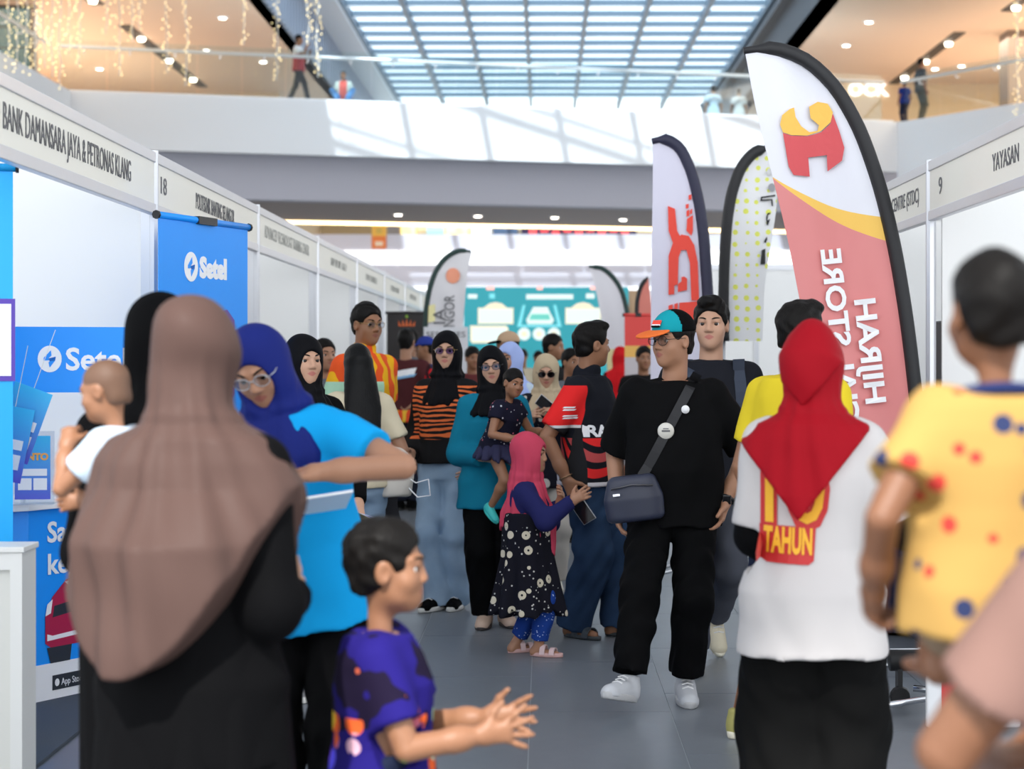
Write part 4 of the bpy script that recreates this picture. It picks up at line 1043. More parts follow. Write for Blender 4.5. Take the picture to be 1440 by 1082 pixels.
# pale flag with orange sun, far side
Y = 20
r, bx, warp = flag('pale grey feather flag with an orange sun at the end of the booth row', Y, [(664, 354), (657, 385), (654, 420), (651, 460), (650, 520)],
                   [(662, 354), (645, 353), (628, 362), (615, 378), (606, 400), (600, 430), (598, 470), (597, 520)], mat('pale_cloth', (.74, .72, .74), .6), .03, .01, sleeve_m=mat('green_sleeve', (.012, .04, .035), .6))
fpoly([(637+10*math.cos(a), 388+11*math.sin(a)) for a in np.linspace(0, 6.28, 19)[:-1]], mat('orange_sun', (.85, .33, .2), .6), 'sun_print')
fpoly([(603, 430), (612, 428), (612, 452), (602, 454)], mat('pale_yellow_print', (.85, .78, .4), .6), 'yellow_patch')
text('LIA', .2, (PX(619, Y)-bx, -.02, PZ(452, Y)), (0, 0, 1), (-1, 0, 0), INK, r, width=.27, warp=warp); text('NGOR', .17, (PX(633, Y)-bx, -.02, PZ(438, Y)), (0, 0, 1), (-1, 0, 0), INK, r, width=.36, warp=warp)
r = empty('services_board', (PX(627, 19.6), 19.6, 0)); tag(r, 'pale grey board reading services under the pale flag', 'sign')
MB().box(-.25, .25, 0, .02, .9, PZ(460, 19.6)).build('board', mat('pale_board', (.72, .72, .75), .5), r)
for s_ in (-.22, .22): MB().box(s_-.012, s_+.012, .0, .025, 0, .95).build('leg', ALU, r)
text('SERVICES', .09, (0, -.004, PZ(471, 19.6)), (1, 0, 0), (0, 0, 1), INK, r, width=.44)
# flags and red banner beyond the man in the cap
Y = 22
def wflag(nb):
    x, y, z = nb.xyz(); d = x+z*.32
    return nb.mix((d.fract() < .12), nb.mix(z < 1.6, (.78, .76, .8), (.8, .68, .35)), (.8, .45, .4))
r, bx, warp = flag('white feather flag with faint red and yellow stripes by the screen', Y, [(829, 378), (838, 410), (846, 450), (852, 500), (856, 540)], [(828, 375), (845, 377), (860, 388), (872, 405), (880, 430), (884, 460), (886, 540)], mat('striped_cloth', rough=.6, fn=wflag), .03, .01, sleeve_m=mat('green_sleeve'))
Y = 20.5
r, bx, warp = flag('small red feather flag behind the white flag with the red mark', Y, [(912, 392), (916, 430), (918, 470), (918, 520)], [(911, 390), (903, 400), (897, 418), (895, 445), (894, 520)], mat('salmon_cloth', (.72, .22, .17), .6), .025, .008)
r, U, N = rollup('red pull-up banner behind the man in the cap', (PX(877, 18), 18), (PX(918, 18), 18), PZ(443, 18), mat('red_banner', rough=.5, fn=lambda nb: nb.mix(nb.xyz()[2] < 1.62, (.75, .06, .05), nb.mix(nb.xyz()[2] < 1.5, (.8, .45, .1), (.55, .5, .52)))))
r, U, N = rollup('black pull-up banner with an orange crown emblem', (PX(543, 21.3), 21.3), (PX(601, 21.3), 21.3), PZ(440, 21.3), mat('charcoal_print', (.025, .02, .02), .5))
mb = MB()
for i in range(5): mb.prism([(-.1+.04*i, 0), (-.06+.04*i, 0), (-.08+.04*i+(i-2)*.012, .1-.015*abs(i-2))], N*.004+Vector((0, 0, PZ(459, 21.3))), U, (0, 0, 1), N*.002)
mb.build('crown_print', mat('orange_red_print', (.8, .16, .04)), r)
MB().prism([(.018*math.cos(a), .12+.018*math.sin(a)) for a in np.linspace(0, 6.28, 11)[:-1]], N*.004+Vector((0, 0, PZ(459, 21.3))), U, (0, 0, 1), N*.002).build('crown_print', mat('green_print', (.3, .5, .05)), r)
# stage screen
Y = 36
r = empty('stage_screen', (PX(768, Y), Y, 0)); tag(r, 'large teal stage screen with pale panels and a car graphic', 'screen')
def sx(px): return PX(px, Y)-PX(768, Y)
def em(nm, c, s_=1.0): return mat(nm, c, .5, emit=c, es=s_)
TEAL = mat('teal_screen', (.02, .36, .42), .4, emit=(.03, .36, .42), es=.2)
MB().box(sx(652), sx(884), 0, .12, .5, PZ(404, Y)).build('panel', TEAL, r); MB().box(sx(650), sx(886), .02, .2, 0, .5).build('stand', DARK, r)
PALE = em('screen_pale', (.75, .85, .80), .3); AQUA = em('screen_aqua', (.2, .7, .75), .3); CRM = em('screen_cream', (.85, .75, .55), .3)
def sp(pts, m, o=0): MB().prism([(sx(a), PZ(b, Y)) for a, b in pts], (0, -.004-o, 0), (1, 0, 0), (0, 0, 1), (0, -.004, 0)).build('screen_graphic', m, r)
for dx in (0, 123): sp([(672+dx, 433), (680+dx, 433), (688+dx, 427), (697+dx, 425), (706+dx, 427), (713+dx, 433), (722+dx, 433), (722+dx, 456), (672+dx, 456)], CRM); sp([(674+dx, 435), (720+dx, 435), (720+dx, 454), (674+dx, 454)], PALE, .005)
sp([(661, 458), (712, 458), (715, 462), (715, 479), (712, 483), (664, 483), (661, 479)], CRM); sp([(664, 461), (712, 461), (712, 480), (664, 480)], PALE, .005)
sp([(735, 429), (739, 429), (733, 457), (784, 457), (778, 429), (782, 429), (790, 460), (727, 460)], AQUA)
sp([(745, 441), (750, 432), (770, 432), (774, 441), (779, 450), (776, 456), (742, 456), (740, 450)], PALE); sp([(747, 442), (772, 442), (774, 450), (744, 450)], em('screen_mint', (.15, .6, .5), .3), .005)
for cx in (737, 758, 779): sp([(cx+9*math.cos(a), 470+9*math.sin(a)) for a in np.linspace(0, 6.28, 17)[:-1]], PALE); sp([(cx+4*math.cos(a), 470+4*math.sin(a)) for a in np.linspace(0, 6.28, 9)[:-1]], CRM, .005)
sp([(740, 414), (806, 414), (806, 421), (740, 421)], PALE); sp([(658, 414), (671, 414), (671, 420), (658, 420)], PALE); sp([(824, 413), (836, 413), (836, 420), (824, 420)], PALE); sp([(688, 413), (696, 413), (696, 420), (688, 420)], AQUA)
for a, b, m in ((684, 695, 'r'), (755, 763, 'r'), (830, 838, 'r')): sp([(a, 403), (b, 403), (b, 408), (a, 408)], em('screen_coral', (.9, .4, .35), .6))
# table with skirt, rolled banner case, sign foot at the right
def skirt_col(nb): return nb.mix(nb.tex('Wave', 9, 1, stretch=(1, 1, .02)), (.012, .016, .05), (.025, .035, .10))
r = empty('skirted_table', (2.3, 9.72, 0)); tag(r, 'table under a pleated navy cloth beside the big flag', 'table')
vs, fs = [], []; per = []
x0, x1, y0, y1 = -.55, .75, -.35, .35
for (ax, ay), (bx_, by_) in (((x0, y0), (x1, y0)), ((x1, y0), (x1, y1)), ((x1, y1), (x0, y1)), ((x0, y1), (x0, y0))):
    for i in range(40): per.append((ax+(bx_-ax)*i/40, ay+(by_-ay)*i/40, unit(A(by_-ay, -(bx_-ax)))))
for z in (0.02, .3, .6, .74):
    for i, (a, b, n_) in enumerate(per): k = .018*math.sin(i*1.25)*(1-z/.8)+.0; vs.append((a+n_[0]*k, b+n_[1]*k, z))
n = len(per)
for j in range(3):
    for i in range(n): fs.append((j*n+i, j*n+(i+1) % n, (j+1)*n+(i+1) % n, (j+1)*n+i))
me = bpy.data.meshes.new('cloth_skirt'); me.from_pydata(vs, [], fs); me.update(); link('cloth_skirt', me, mat('navy_cloth', rough=.8, fn=skirt_col), r, True)
MB().box(x0, x1, y0, y1, .74, .755).build('table_top', mat('navy_top', (.02, .025, .07), .8), r)
r = empty('rolling_case', (PX(1290, 7.55), 7.5, 0)); tag(r, 'black banner case on a castor with chrome legs on the floor', 'case')
MB().tube([(-.13, 0, .2), (.42, .02, .2)], .045, 12).build('case', BLACKM, r, True); MB().tube([(-.13, 0, .247), (.42, .02, .247)], .006, 6).build('edge_trim', CHROME, r)
MB().lathe([(.0, -.02), (.04, -.02), (.045, 0), (.04, .02), (0, .02)], 14).build('wheel', BLACKM, r).matrix_local = Matrix.Translation((-.09, -.02, .05))@Matrix.Rotation(1.57, 4, 'X')
MB().box(-.1, -.08, -.03, .03, .05, .17).build('castor_fork', BLACKM, r)
MB().tube([(-.42, -.25, .02), (.0, -.17, .07), (.15, -.15, .08)], .014, 8).build('leg', CHROME, r, True)
MB().tube([(-.05, -.1, .1), (.15, -.15, .085), (.4, -.3, .02)], .014, 8).build('leg', CHROME, r, True)
MB().tube([(.12, -.13, .08), (.12, -.1, .25)], .012, 8).build('stem', CHROME, r, True)
r = empty('sign_foot', (PX(1312, 7.0), 6.98, 0)); tag(r, 'white framed red sign standing low beside the banner case', 'sign')
MB().box(-.03, .35, 0, .03, .02, .3).build('frame', mat('white_metal'), r, bevel=.01); MB().box(.03, .33, -.004, 0, .08, .26).build('red_panel', mat('red_panel', (.6, .05, .05), .5), r)
tag(MB().box(0, .06, 0, .5, PZ(560, 9.2), PZ(452, 9.2)).build('television', BLACKM, bevel=.01), 'black edge of a television standing in the right booth', 'television').location = (PX(1300, 9.2)+.05, 8.83, 0)
r = bpy.data.objects['television']
MB().box(.02, .04, .2, .3, 0, PZ(560, 9.2)).build('stand', DARK, r)
# ------------------------------------------------------------ the people
def C(name, col=(), rough=.8, **k): return mat('cloth_'+name, col or (.5, .5, .5), rough, spec=.06, **k)
BLK = C('black', (.003, .003, .0035)); JEAN = C('light_denim', (.26, .38, .52), fn=lambda nb: nb.mix(nb.tex('Noise', 6, Detail=4.0), (.20, .32, .48), (.40, .52, .66)))
DJEAN = C('dark_denim', (.02, .04, .09), fn=lambda nb: nb.mix(nb.tex('Noise', 5, Detail=4.0), (.008, .016, .04), (.035, .07, .14)))
GREYP = C('grey_trousers', (.075, .08, .10)); BEIGE = C('beige', (.52, .42, .31)); WHT = C('white', (.56, .53, .52))
SOLEW = mat('sole_white', (.68, .67, .64), .6); SOLEK = mat('sole_black', (.02, .02, .02), .7)
FRAME = mat('spectacle_frame', (.02, .018, .016), .3)
def phone(label, p, u, w_, s=1.0):
    """smartphone: centre p, long axis u, short axis w_"""
    p, u, w_ = Vector(p), Vector(u).normalized(), Vector(w_).normalized(); n = u.cross(w_)
    r = empty('smartphone', p); tag(r, label, 'phone')
    MB().obox((0, 0, 0), u*.078*s, w_*.037*s, n*.004).build('case', mat('phone_edge', (.5, .5, .52), .3, .5), r, bevel=.003)
    for k in (-1, 1): MB().obox(n*k*.0042, u*.075*s, w_*.034*s, n*.0006).build('screen' if k > 0 else 'back_cover', mat('phone_glass', (.008, .008, .01), .1), r)
    return r
def local(r, v): return Vector(r.location)+Matrix.Rotation(r.rotation_euler.z, 3, 'Z')@Vector(v)
# woman in the long mauve khimar
r, J = person('woman seen from behind in a long mauve headscarf over a black robe', PX(271, 3.6), 3.6, 1.635, -12, sex='f', head=(0, 4, 0),
              arms={'R': dict(w=(-.01, .2, -.30), pole=(.22, -1, -.5), n=(-1, 0, .3), curl=.8), 'L': dict(w=(-.03, .2, -.28), pole=(.05, -1, -.5), n=(-1, 0, .3), curl=.8)})
body(J, r, .012, 'fair'); shirt(J, BLK, r, .011, sleeve=1.95, hem=.42, ex=.02, flare=.02, loose=1.4, name='robe_top'); skirt(J, BLK, r, .012, top=.64, hem=.02, w1=.26, d1=.22, name='robe', folds=7)
MAUVE = C('mauve', (.088, .053, .045), .5)
hijab(J, MAUVE, r, .008, drop=.50, ex=.05, cw=1.08, cd=1.45, low=.06, folds=.010, nf=9, seed=1.2, hem=lambda x, y, z: (.90+4.6*(x+.02)**2+.05*np.sin(7*x))-z)
shoes(J, r, BLK, SOLEK)
# woman in black hijab with the small child, behind her
r, J = person('woman in a black headscarf behind the mauve scarf', PX(226, 4.42), 4.42, 1.67, 25, sex='f', arms={'L': dict(w=(.0, .16, -.36), pole=(.2, -1, 0))})
body(J, r, .014); shirt(J, BLK, r, .013, sleeve=1.95, hem=.42); skirt(J, BLK, r, .014, hem=.02, w1=.19, d1=.17); hijab(J, BLK, r, .011, drop=.66); shoes(J, r, BLK, SOLEK, .01)
r, J = person('small child with shaved head and a hand at its mouth, carried at the blue sign', PX(198, 4.1), 4.1, .80, 78, z0=.735, kid=1, hipz=.36, lean=(14, 0, 0), arms={'R': dict(w=(.0, .12, -.14)), 'L': dict(w=(-.055, .125, .0), pole=(.5, .2, -1), d=(-.5, .1, .9), curl=1.0)},
              legs={'R': dict(a=(.05, -.04, .1)), 'L': dict(a=(.05, -.04, .1))})
body(J, r, .01, 'tan', hq=.0045, legs=True, feet=True); shirt(J, C('pale_blue', (.5, .6, .7)), r, .01, hem=.42, sleeve=.6); pants(J, C('pale_blue', ()), r, .01, short=.6)
hair(J, r, .007, 'kid', .25, m=mat('thin_hair', (.13, .065, .037), .6))
# woman in the bright blue tee with royal blue hijab
r, J = person('woman in a bright blue tee and royal blue headscarf looking down', PX(443, 5.12), 5.12, 1.635, 166, sex='f', lean=(10, 9, 0), head=(4, 24, 4),
              arms={'L': dict(w=(.04, .22, -.11), pole=(1, -.1, -.15), d=(-.85, .4, -.15), n=(0, .25, 1), curl=.75), 'R': dict(w=(.02, .22, -.30), pole=(1, -.5, -.4))})
BT = C('bright_blue', (.008, .33, .72)); b_ = body(J, r, .011, hq=.004); s_ = shirt(J, BT, r, .009, sleeve=.62, hem=.455, ex=.03, flare=.03, loose=1.6, wa=.004)
pants(J, BLK, r, .011); hijab(J, C('royal_blue', (.012, .02, .15), .6), r, .008, drop=.74, cw=.8, ex=.04, folds=.007, seed=2); glasses(J, r, mat('silver_frame', (.5, .5, .52), .3, .6)); shoes(J, r, BLK, SOLEK, .01)
q = local(r, J['wL']+J['hdL']*.12)
phone('dark phone held out by the woman in the bright blue tee', q+Vector((-.05, -.02, 0)), (-1, -.1, -.1), (.1, -1, .25))
bd = local(r, J['wL']); r2 = empty('clipboard', bd+Vector((-.03, -.05, -.09))); tag(r2, 'thin white board held below the dark phone', 'clipboard'); MB().obox((0, 0, 0), (.13, .0, .02), (.02, -.09, .03), (0, .001, .003)).build('board', mat('white_laminate'), r2); MB().obox((.1, 0, .022), (.02, 0, .003), (.01, -.03, .01), (0, 0, .004)).build('clip', CHROME, r2)
# young woman in black hijab with papers
r, J = person('young woman in black headscarf and black top holding papers', PX(425, 7.75), 7.75, 1.605, 218, sex='f', head=(-4, 2, 0),
              arms={'L': dict(w=(-.02, .26, -.40), pole=(.8, -.6, -.3), curl=.7, n=(-.5, 0, -1)), 'R': dict(w=(-.02, .2, -.34), pole=(.8, -.6, -.3))})
body(J, r, .011, 'fair', hq=.0042); shirt(J, BLK, r, .011, sleeve=1.95, hem=.45, ex=.025); pants(J, BLK, r, .012, wide=1.15); hijab(J, C('soft_black', (.005, .005, .0065), .6), r, .008, drop=.70, cw=.95, folds=.006, seed=4)
shoes(J, r, mat('grey_mesh', (.22, .22, .23), .7), SOLEW)
q = local(r, J['wL']+J['hdL']*.08); r2 = empty('paper_sheaf', q); tag(r2, 'blue and white papers in the hand of the young woman in black', 'papers')
for k in range(4): MB().obox((-.02, -.02*k, .004*k), (.12, .0, -.035-.008*k), (.01, -.07, .02), (0, 0, .0008)).build('sheet', [WPR, mat('blue_sheet', (.03, .10, .5), .5), WPR, mat('olive_sheet', (.2, .18, .1), .6)][k], r2)
# girl with long hair and the man with glasses
r, J = person('girl with long straight black hair, cream blouse and pale jeans', PX(503, 9.7), 9.7, 1.575, 22, sex='f', arms={'R': dict(w=(.06, .1, -.42)), 'L': dict(w=(.04, .18, -.3))}, legs={'R': dict(a=(.07, .05, 0)), 'L': dict(a=(.08, -.08, 0))})
body(J, r, .013); shirt(J, C('cream', (.66, .58, .42)), r, .012, sleeve=.75, hem=.5, ex=.03, loose=1.4, wa=.005); pants(J, JEAN, r, .012, wide=1.1, ex=.014); hair(J, r, .009, 'long', m=mat('glossy_black_hair', (.004, .004, .0045), .4, spec=.14, bump=(140, .3, (1, 1, .05)))); shoes(J, r, mat('coral_shoe', (.7, .25, .22), .7), SOLEW)
bag = empty('backpack', local(r, J['pel']+A(.2, -.06, .05))); tag(bag, 'off-white backpack with white cord at the hip of the long-haired girl', 'bag')
F = Field(); F.loft(A(0, 0, -.14), A(0, 0, .14), A(0, 1, 0), [(0, .09, .07), (.4, .105, .085), (.8, .085, .07), (1, .05, .04)], .02, rnd=.02); link('bag_body', np_mesh('bag_body', [F.net(.01, wr(.003, 1.5, 5))]), C('off_white', (.66, .62, .56), .7), bag)
MB().tube([(.07, -.04, -.08), (.13, -.05, -.14), (.2, -.05, -.13), (.19, -.05, -.04), (.12, -.05, -.06), (.07, -.04, -.03)], .004, 6).build('cord', WPR, bag, True)
MB().tube([(0, .02, .13), (-.05, .03, .3), (-.1, .05, .42)], .012, 6).build('strap', C('off_white', ()), bag, True)
def batik(nb):
    n = nb.tex('Voronoi', 9, 1); w_ = nb.tex('Wave', 3.2, 1, Distortion=9.0); x, y, z = nb.xyz()
    a = nb.mix(w_ > .5, (.78, .10, .025), (.85, .44, .02)); return nb.mix((z > 1.22) & (z < 1.36) & (x > .0), a, (.42, .68, .5))
r, J = person('tall man with round glasses in a yellow and red patterned shirt', PX(513, 10.7), 10.7, 1.835, 232, head=(-12, 4, 0))
body(J, r, .012, 'tan', hq=.0045); shirt(J, C('batik', (), fn=batik), r, .012, hem=.47, collar=True, sleeve=.7, ex=.028); pants(J, C('charcoal', (.03, .03, .035)), r, .013); hair(J, r, .008, 'short', 1.1); glasses(J, r, mat('gold_frame', (.35, .22, .08), .3, .7)); shoes(J, r, mat('grey_mesh'), SOLEW)
r, J = person('dark haired person half hidden behind the black headscarf', PX(455, 12.2), 12.2, 1.63, 215)
body(J, r, .02); shirt(J, C('slate', (.12, .13, .15)), r, .018); pants(J, BLK, r, .018); hair(J, r, .012); shoes(J, r, BLK, SOLEK, .015)
# man in maroon jersey and people near the dark banner
def maroon(nb):
    x, y, z = nb.xyz(); w_ = nb.tex('Wave', 4, 1, Distortion=6.0)
    a = nb.mix(x > .24, (.075, .02, .022), nb.mix(w_ > .55, (.45, .015, .02), (.03, .01, .012)))
    return nb.mix(z < .99, a, nb.mix(w_ > .5, (.75, .08, .03), (.85, .5, .05)))
r, J = person('man in a maroon jersey with flame hem, hand behind his back', PX(571, 17), 17, 1.77, -14, arms={'R': dict(w=(-.06, -.13, -.36), pole=(1, -.4, 0), curl=.6), 'L': dict(w=(.05, .1, -.45))})
body(J, r, .018, hq=.009); s_ = shirt(J, C('maroon', (), fn=maroon), r, .016, hem=.49, sleeve=.75, ex=.03, loose=1.3); pants(J, C('dark_denim2', (.015, .018, .03)), r, .018, ex=.02); hair(J, r, .012); shoes(J, r, BLK, SOLEK, .014)
for k_, (m_, zz, h_) in enumerate(((WPR, 1.345, .03), (mat('sky_print', (.2, .45, .7)), 1.305, .012))):
    pl = MB().prism([(-.13, -h_), (.12, -h_), (.15, h_), (-.10, h_)], (0, 0, 0), (1, 0, 0), (0, 1, 0), (0, 0, .0008)).mesh('back_print'); project_text('', .1, r, s_, m_, (0, -.3, zz), (1, 0, .18), (-.18, 0, 1), (0, 1, 0), me=pl, name='back_print')
for (lab, px, y, H, fc, m, hs) in (('man with short dark hair standing before the black banner', 577, 19.3, 1.80, 75, 'slate', 'hair'), ('person in a blue cap beside the man in the maroon jersey', 600, 18.4, 1.71, 100, 'navy', 'cap'),
        ('woman with tied hair and glasses near the teal screen', 664, 17.5, 1.60, 200, 'dkred', 'bun'), ('person in a tan cap and black top behind the pale blue headscarf', 716, 15, 1.715, 110, 'black', 'tcap'),
        ('man in black with short hair standing before the teal screen', 776, 16, 1.71, 250, 'black', 'hair'), ('dark haired person beside the racing jersey', 802, 14.2, 1.57, 215, 'slate', 'hair'),
        ('distant woman in a cream top near the screen', 735, 25, 1.60, 160, 'cream', 'bun'), ('distant person in pale pink near the screen', 757, 26, 1.58, 200, 'palepink', 'hair'), ('distant person in navy by the teal screen', 690, 24, 1.60, 190, 'navy', 'hair'),
        ('distant person in dark clothes behind the man in the cap', 905, 16.5, 1.60, 190, 'black', 'hair')):
    r, J = person(lab, PX(px, y), y, H, fc, head=(0, 3, 0))
    cm = {'slate': (.12, .13, .15), 'navy': (.02, .03, .1), 'dkred': (.12, .03, .03), 'black': (.01, .01, .011), 'cream': (.66, .58, .42), 'palepink': (.7, .5, .5)}[m]
    body(J, r, .022, 'tan', hq=.009); shirt(J, C('far_'+m, cm), r, .02, hem=.48); pants(J, C('charcoal', ()), r, .022); shoes(J, r, BLK, SOLEK, .018)
    if hs in ('cap', 'tcap'):
        hair(J, r, .012, 'short', .6); cmx = C('cap_'+hs, (.03, .05, .28) if hs == 'cap' else (.5, .34, .22)); s, c, R = J['hs'], J['hc'], J['Rh']; F = Field()
        F.ell(c+R@A(0, -.016, .045)*s, A(.09, .108, .095)*s, R); F.loft(c+R@A(0, 0, -.15)*s, c+R@A(0, 0, .035)*s, R@A(0, 1, 0), [(0, .2, .2), (1, .2, .2)], .004, 's')
        k_ = link('cap', np_mesh('cap', [F.net(.011)]), cmx, r); F = Field(); F.ell(c+R@A(0, .11, .045)*s, A(.07, .075, .012)*s, R@rot('x', -.15)); link('brim', np_mesh('brim', [F.net(.009)]), BLK if hs == 'tcap' else cmx, k_)
    else: hair(J, r, .012, 'bun' if hs == 'bun' else 'short')
# woman with tiger stripes
def tiger(nb):
    x, y, z = nb.xyz(); w_ = nb.tex('Wave', 7, 1, Distortion=7.0, stretch=(.6, 1, 1.6)); w_.k.node.bands_direction = 'Z'
    return nb.mix((z > 1.02) & (z < 1.34) & (x.abs() < .215) & (w_ > .52), (.012, .012, .013), (.72, .16, .05))
r, J = person('woman in glasses, black headscarf, tiger striped top and pale wide jeans', PX(629, 10.4), 10.4, 1.655, 158, sex='f', head=(18, 0, 0), arms={'R': dict(w=(.02, .14, -.38)), 'L': dict(w=(.05, .05, -.42))}, legs={'R': dict(a=(.04, .05, 0)), 'L': dict(a=(.045, -.05, 0))})
body(J, r, .012, 'fair', hq=.004); shirt(J, C('tiger', (), fn=tiger), r, .011, sleeve=1.9, hem=.53, ex=.024); pants(J, JEAN, r, .011, wide=.98, flare=.02, ex=.014, end=.02); hijab(J, C('soft_black', ()), r, .008, drop=.74, cw=.72, folds=.006, seed=5); glasses(J, r, mat('gold_frame'), glass('violet_lens', (.72, .68, .95), .15), r=.026); shoes(J, r, BLK, SOLEW)
# woman in teal carrying the toddler
r, J = person('woman in teal long sleeves and black headscarf carrying a toddler', PX(694, 9.76), 9.76, 1.565, 184, sex='f', lean=(-4, 0, 0), head=(-6, 8, 6), arms={'R': dict(w=(-.07, .20, -.28), pole=(.5, -.6, -.6), d=(-1, .2, -.25), n=(0, -.4, .9), curl=.7), 'L': dict(w=(-.06, .22, -.20), pole=(.5, -.6, -.6), d=(-1, .2, .2), n=(0, -1, .2), curl=.5)}, legs={'R': dict(a=(.05, .03, 0)), 'L': dict(a=(.07, -.02, 0))})
TEALC = C('teal', (.008, .17, .27)); body(J, r, .012, 'fair', hq=.0045); shirt(J, TEALC, r, .011, sleeve=1.9, hem=.42, ex=.022, flare=.03, loose=1.3, wa=.004); pants(J, BLK, r, .012, wide=1.3); hijab(J, C('soft_black', ()), r, .009, drop=.75, cw=.72, ex=.045, folds=.006, seed=7)
glasses(J, r, FRAME); shoes(J, r, mat('beige_shoe', (.60, .43, .33), .6), mat('dark_sole', (.05, .04, .04)), style='flat')
def dotty(base, c1, sc, th, c2=None):
    def fn(nb):
        v = nb.tex('Voronoi', sc, 0); cl = nb.tex('Voronoi', sc, 1); n = V(nb.nt, cl.k)
        return nb.mix(v < th, base, nb.mix(n.m('GREATER_THAN', .5), c1, c2 or c1))
    return fn
r, J = person('toddler girl in a dark spotted top and tulle skirt with turquoise shoes', PX(700, 9.42), 9.42, .84, 235, z0=.66, kid=1, lean=(16, 0, 0), head=(-22, -4, 0), hipz=.355, arms={'L': dict(w=(.03, .16, -.13), curl=.4), 'R': dict(w=(.02, .12, -.16))}, legs={'R': dict(a=(.07, .0, .0), toe=(.2, .8, -.6)), 'L': dict(a=(.09, .06, .02), toe=(.2, .8, -.6))})
body(J, r, .009, 'tan', hq=.004, legs=True); shirt(J, C('spotted_navy', (), fn=dotty((.012, .012, .025), (.55, .55, .6), 42, .22, (.6, .15, .2))), r, .008, hem=.46, sleeve=.42, ex=.014); hair(J, r, .006, 'kid', .7, fringe=.3)
skirt(J, C('tulle', (.035, .035, .075)), r, .008, top=.56, hem=.36, w1=.135, d1=.125, folds=15, fold_amp=.012, name='tulle_skirt'); shoes(J, r, mat('turquoise_shoe', (.03, .48, .46), .5), mat('turquoise_sole', (.05, .55, .5)), .006, 'flat')
# girl in the pink hijab
def floral(nb):
    v = nb.tex('Voronoi', 12, 0); v2 = nb.tex('Voronoi', 38, 0); a = nb.mix(v2 < .17, (.010, .010, .016), (.55, .53, .5))
    return nb.mix((v < .26) & (v > .07), a, (.60, .54, .42))
r, J = person('small girl in a pink headscarf and black floral dress', PX(742, 8.8), 8.8, 1.12, 262, sex='f', kid=1, head=(-8, 2, 0), arms={'L': dict(w=(-.08, .16, -.06), pole=(.7, -.2, -1), d=(-.5, .3, .7), n=(-.3, -1, 0), curl=.5), 'R': dict(w=(.02, .24, -.04), pole=(.7, -.2, -1), d=(0, .8, .5), curl=.3)}, legs={'R': dict(a=(.03, .06, 0)), 'L': dict(a=(.06, -.07, 0), toe=(.5, .8, 0))})
NVY = C('navy_jersey', (.018, .02, .09)); body(J, r, .009, hq=.004, legs=True, feet=True); shirt(J, NVY, r, .009, sleeve=1.95, hem=.58, ex=.012); skirt(J, C('floral', (), fn=floral), r, .009, top=.70, hem=.20, g0=.022, w1=.18, d1=.20, folds=8, fold_amp=.014, name='dress')
pants(J, C('blue_leggings', (), fn=dotty((.015, .05, .26), (.4, .5, .7), 60, .2)), r, .008, ex=.012, end=.075); hijab(J, C('raspberry', (.50, .055, .10), .65), r, .007, drop=.40, cw=.86, ex=.03, cd=1.25, folds=.007, nf=10, seed=3, hem=lambda x, y, z: (.62-.9*np.clip(y, 0, .15)+.5*np.abs(x))-z)
shoes(J, r, mat('pale_pink_strap', (.66, .48, .48), .6), mat('pink_sole', (.60, .36, .34), .6), .006, 'sandal')
# scarf wearers behind
r, J = person('woman in a pale blue headscarf behind the carried toddler', PX(718, 12), 12, 1.60, 150, sex='f')
body(J, r, .016, hq=.006); shirt(J, C('pale_blue', ()), r, .015, sleeve=1.9, hem=.4); skirt(J, C('navy_jersey', ()), r, .016, hem=.03); hijab(J, C('periwinkle', (.36, .45, .78), .7), r, .011, drop=.66, cw=1.0, folds=.008); shoes(J, r, BLK, SOLEK, .014)
r, J = person('woman in beige headscarf and dark glasses looking at her phone', PX(768, 11.2), 11.2, 1.525, 176, sex='f', head=(6, 16, 0), arms={'L': dict(w=(-.06, .24, -.06), pole=(1, -.3, -.8), d=(-.5, .5, .5), curl=.8), 'R': dict(w=(-.06, .22, -.1), pole=(1, -.3, -.8), d=(-.3, .6, .5), curl=.7)})
body(J, r, .013, 'fair', hq=.0045); shirt(J, C('leaf_print', (), fn=dotty((.012, .012, .02), (.55, .52, .48), 9, .3)), r, .013, sleeve=1.9, hem=.44, ex=.028); pants(J, C('stone', (.45, .42, .38)), r, .013, wide=1.3); hijab(J, C('sand', (.50, .40, .27), .7), r, .009, drop=.70, cw=.85, folds=.007, seed=6); glasses(J, r, FRAME, glass('smoke_lens', (.3, .28, .3), .12), r=.026); shoes(J, r, mat('cream_shoe', (.7, .66, .55)), SOLEW)
q = local(r, J['wL']+J['hdL']*.09); phone('pale phone held by the woman in the beige headscarf', q, (-.6, -.1, .5), (.5, -.1, .7))
r, J = person('distant woman in a bright red headscarf and black robe', PX(872, 20), 20, 1.61, 10, sex='f')
body(J, r, .022, hq=.01); shirt(J, BLK, r, .02, sleeve=1.9, hem=.4); skirt(J, BLK, r, .02, hem=.02); hijab(J, C('scarlet', (.62, .015, .02), .7), r, .014, drop=.58, cw=1.0, folds=.01); shoes(J, r, BLK, SOLEK, .018)
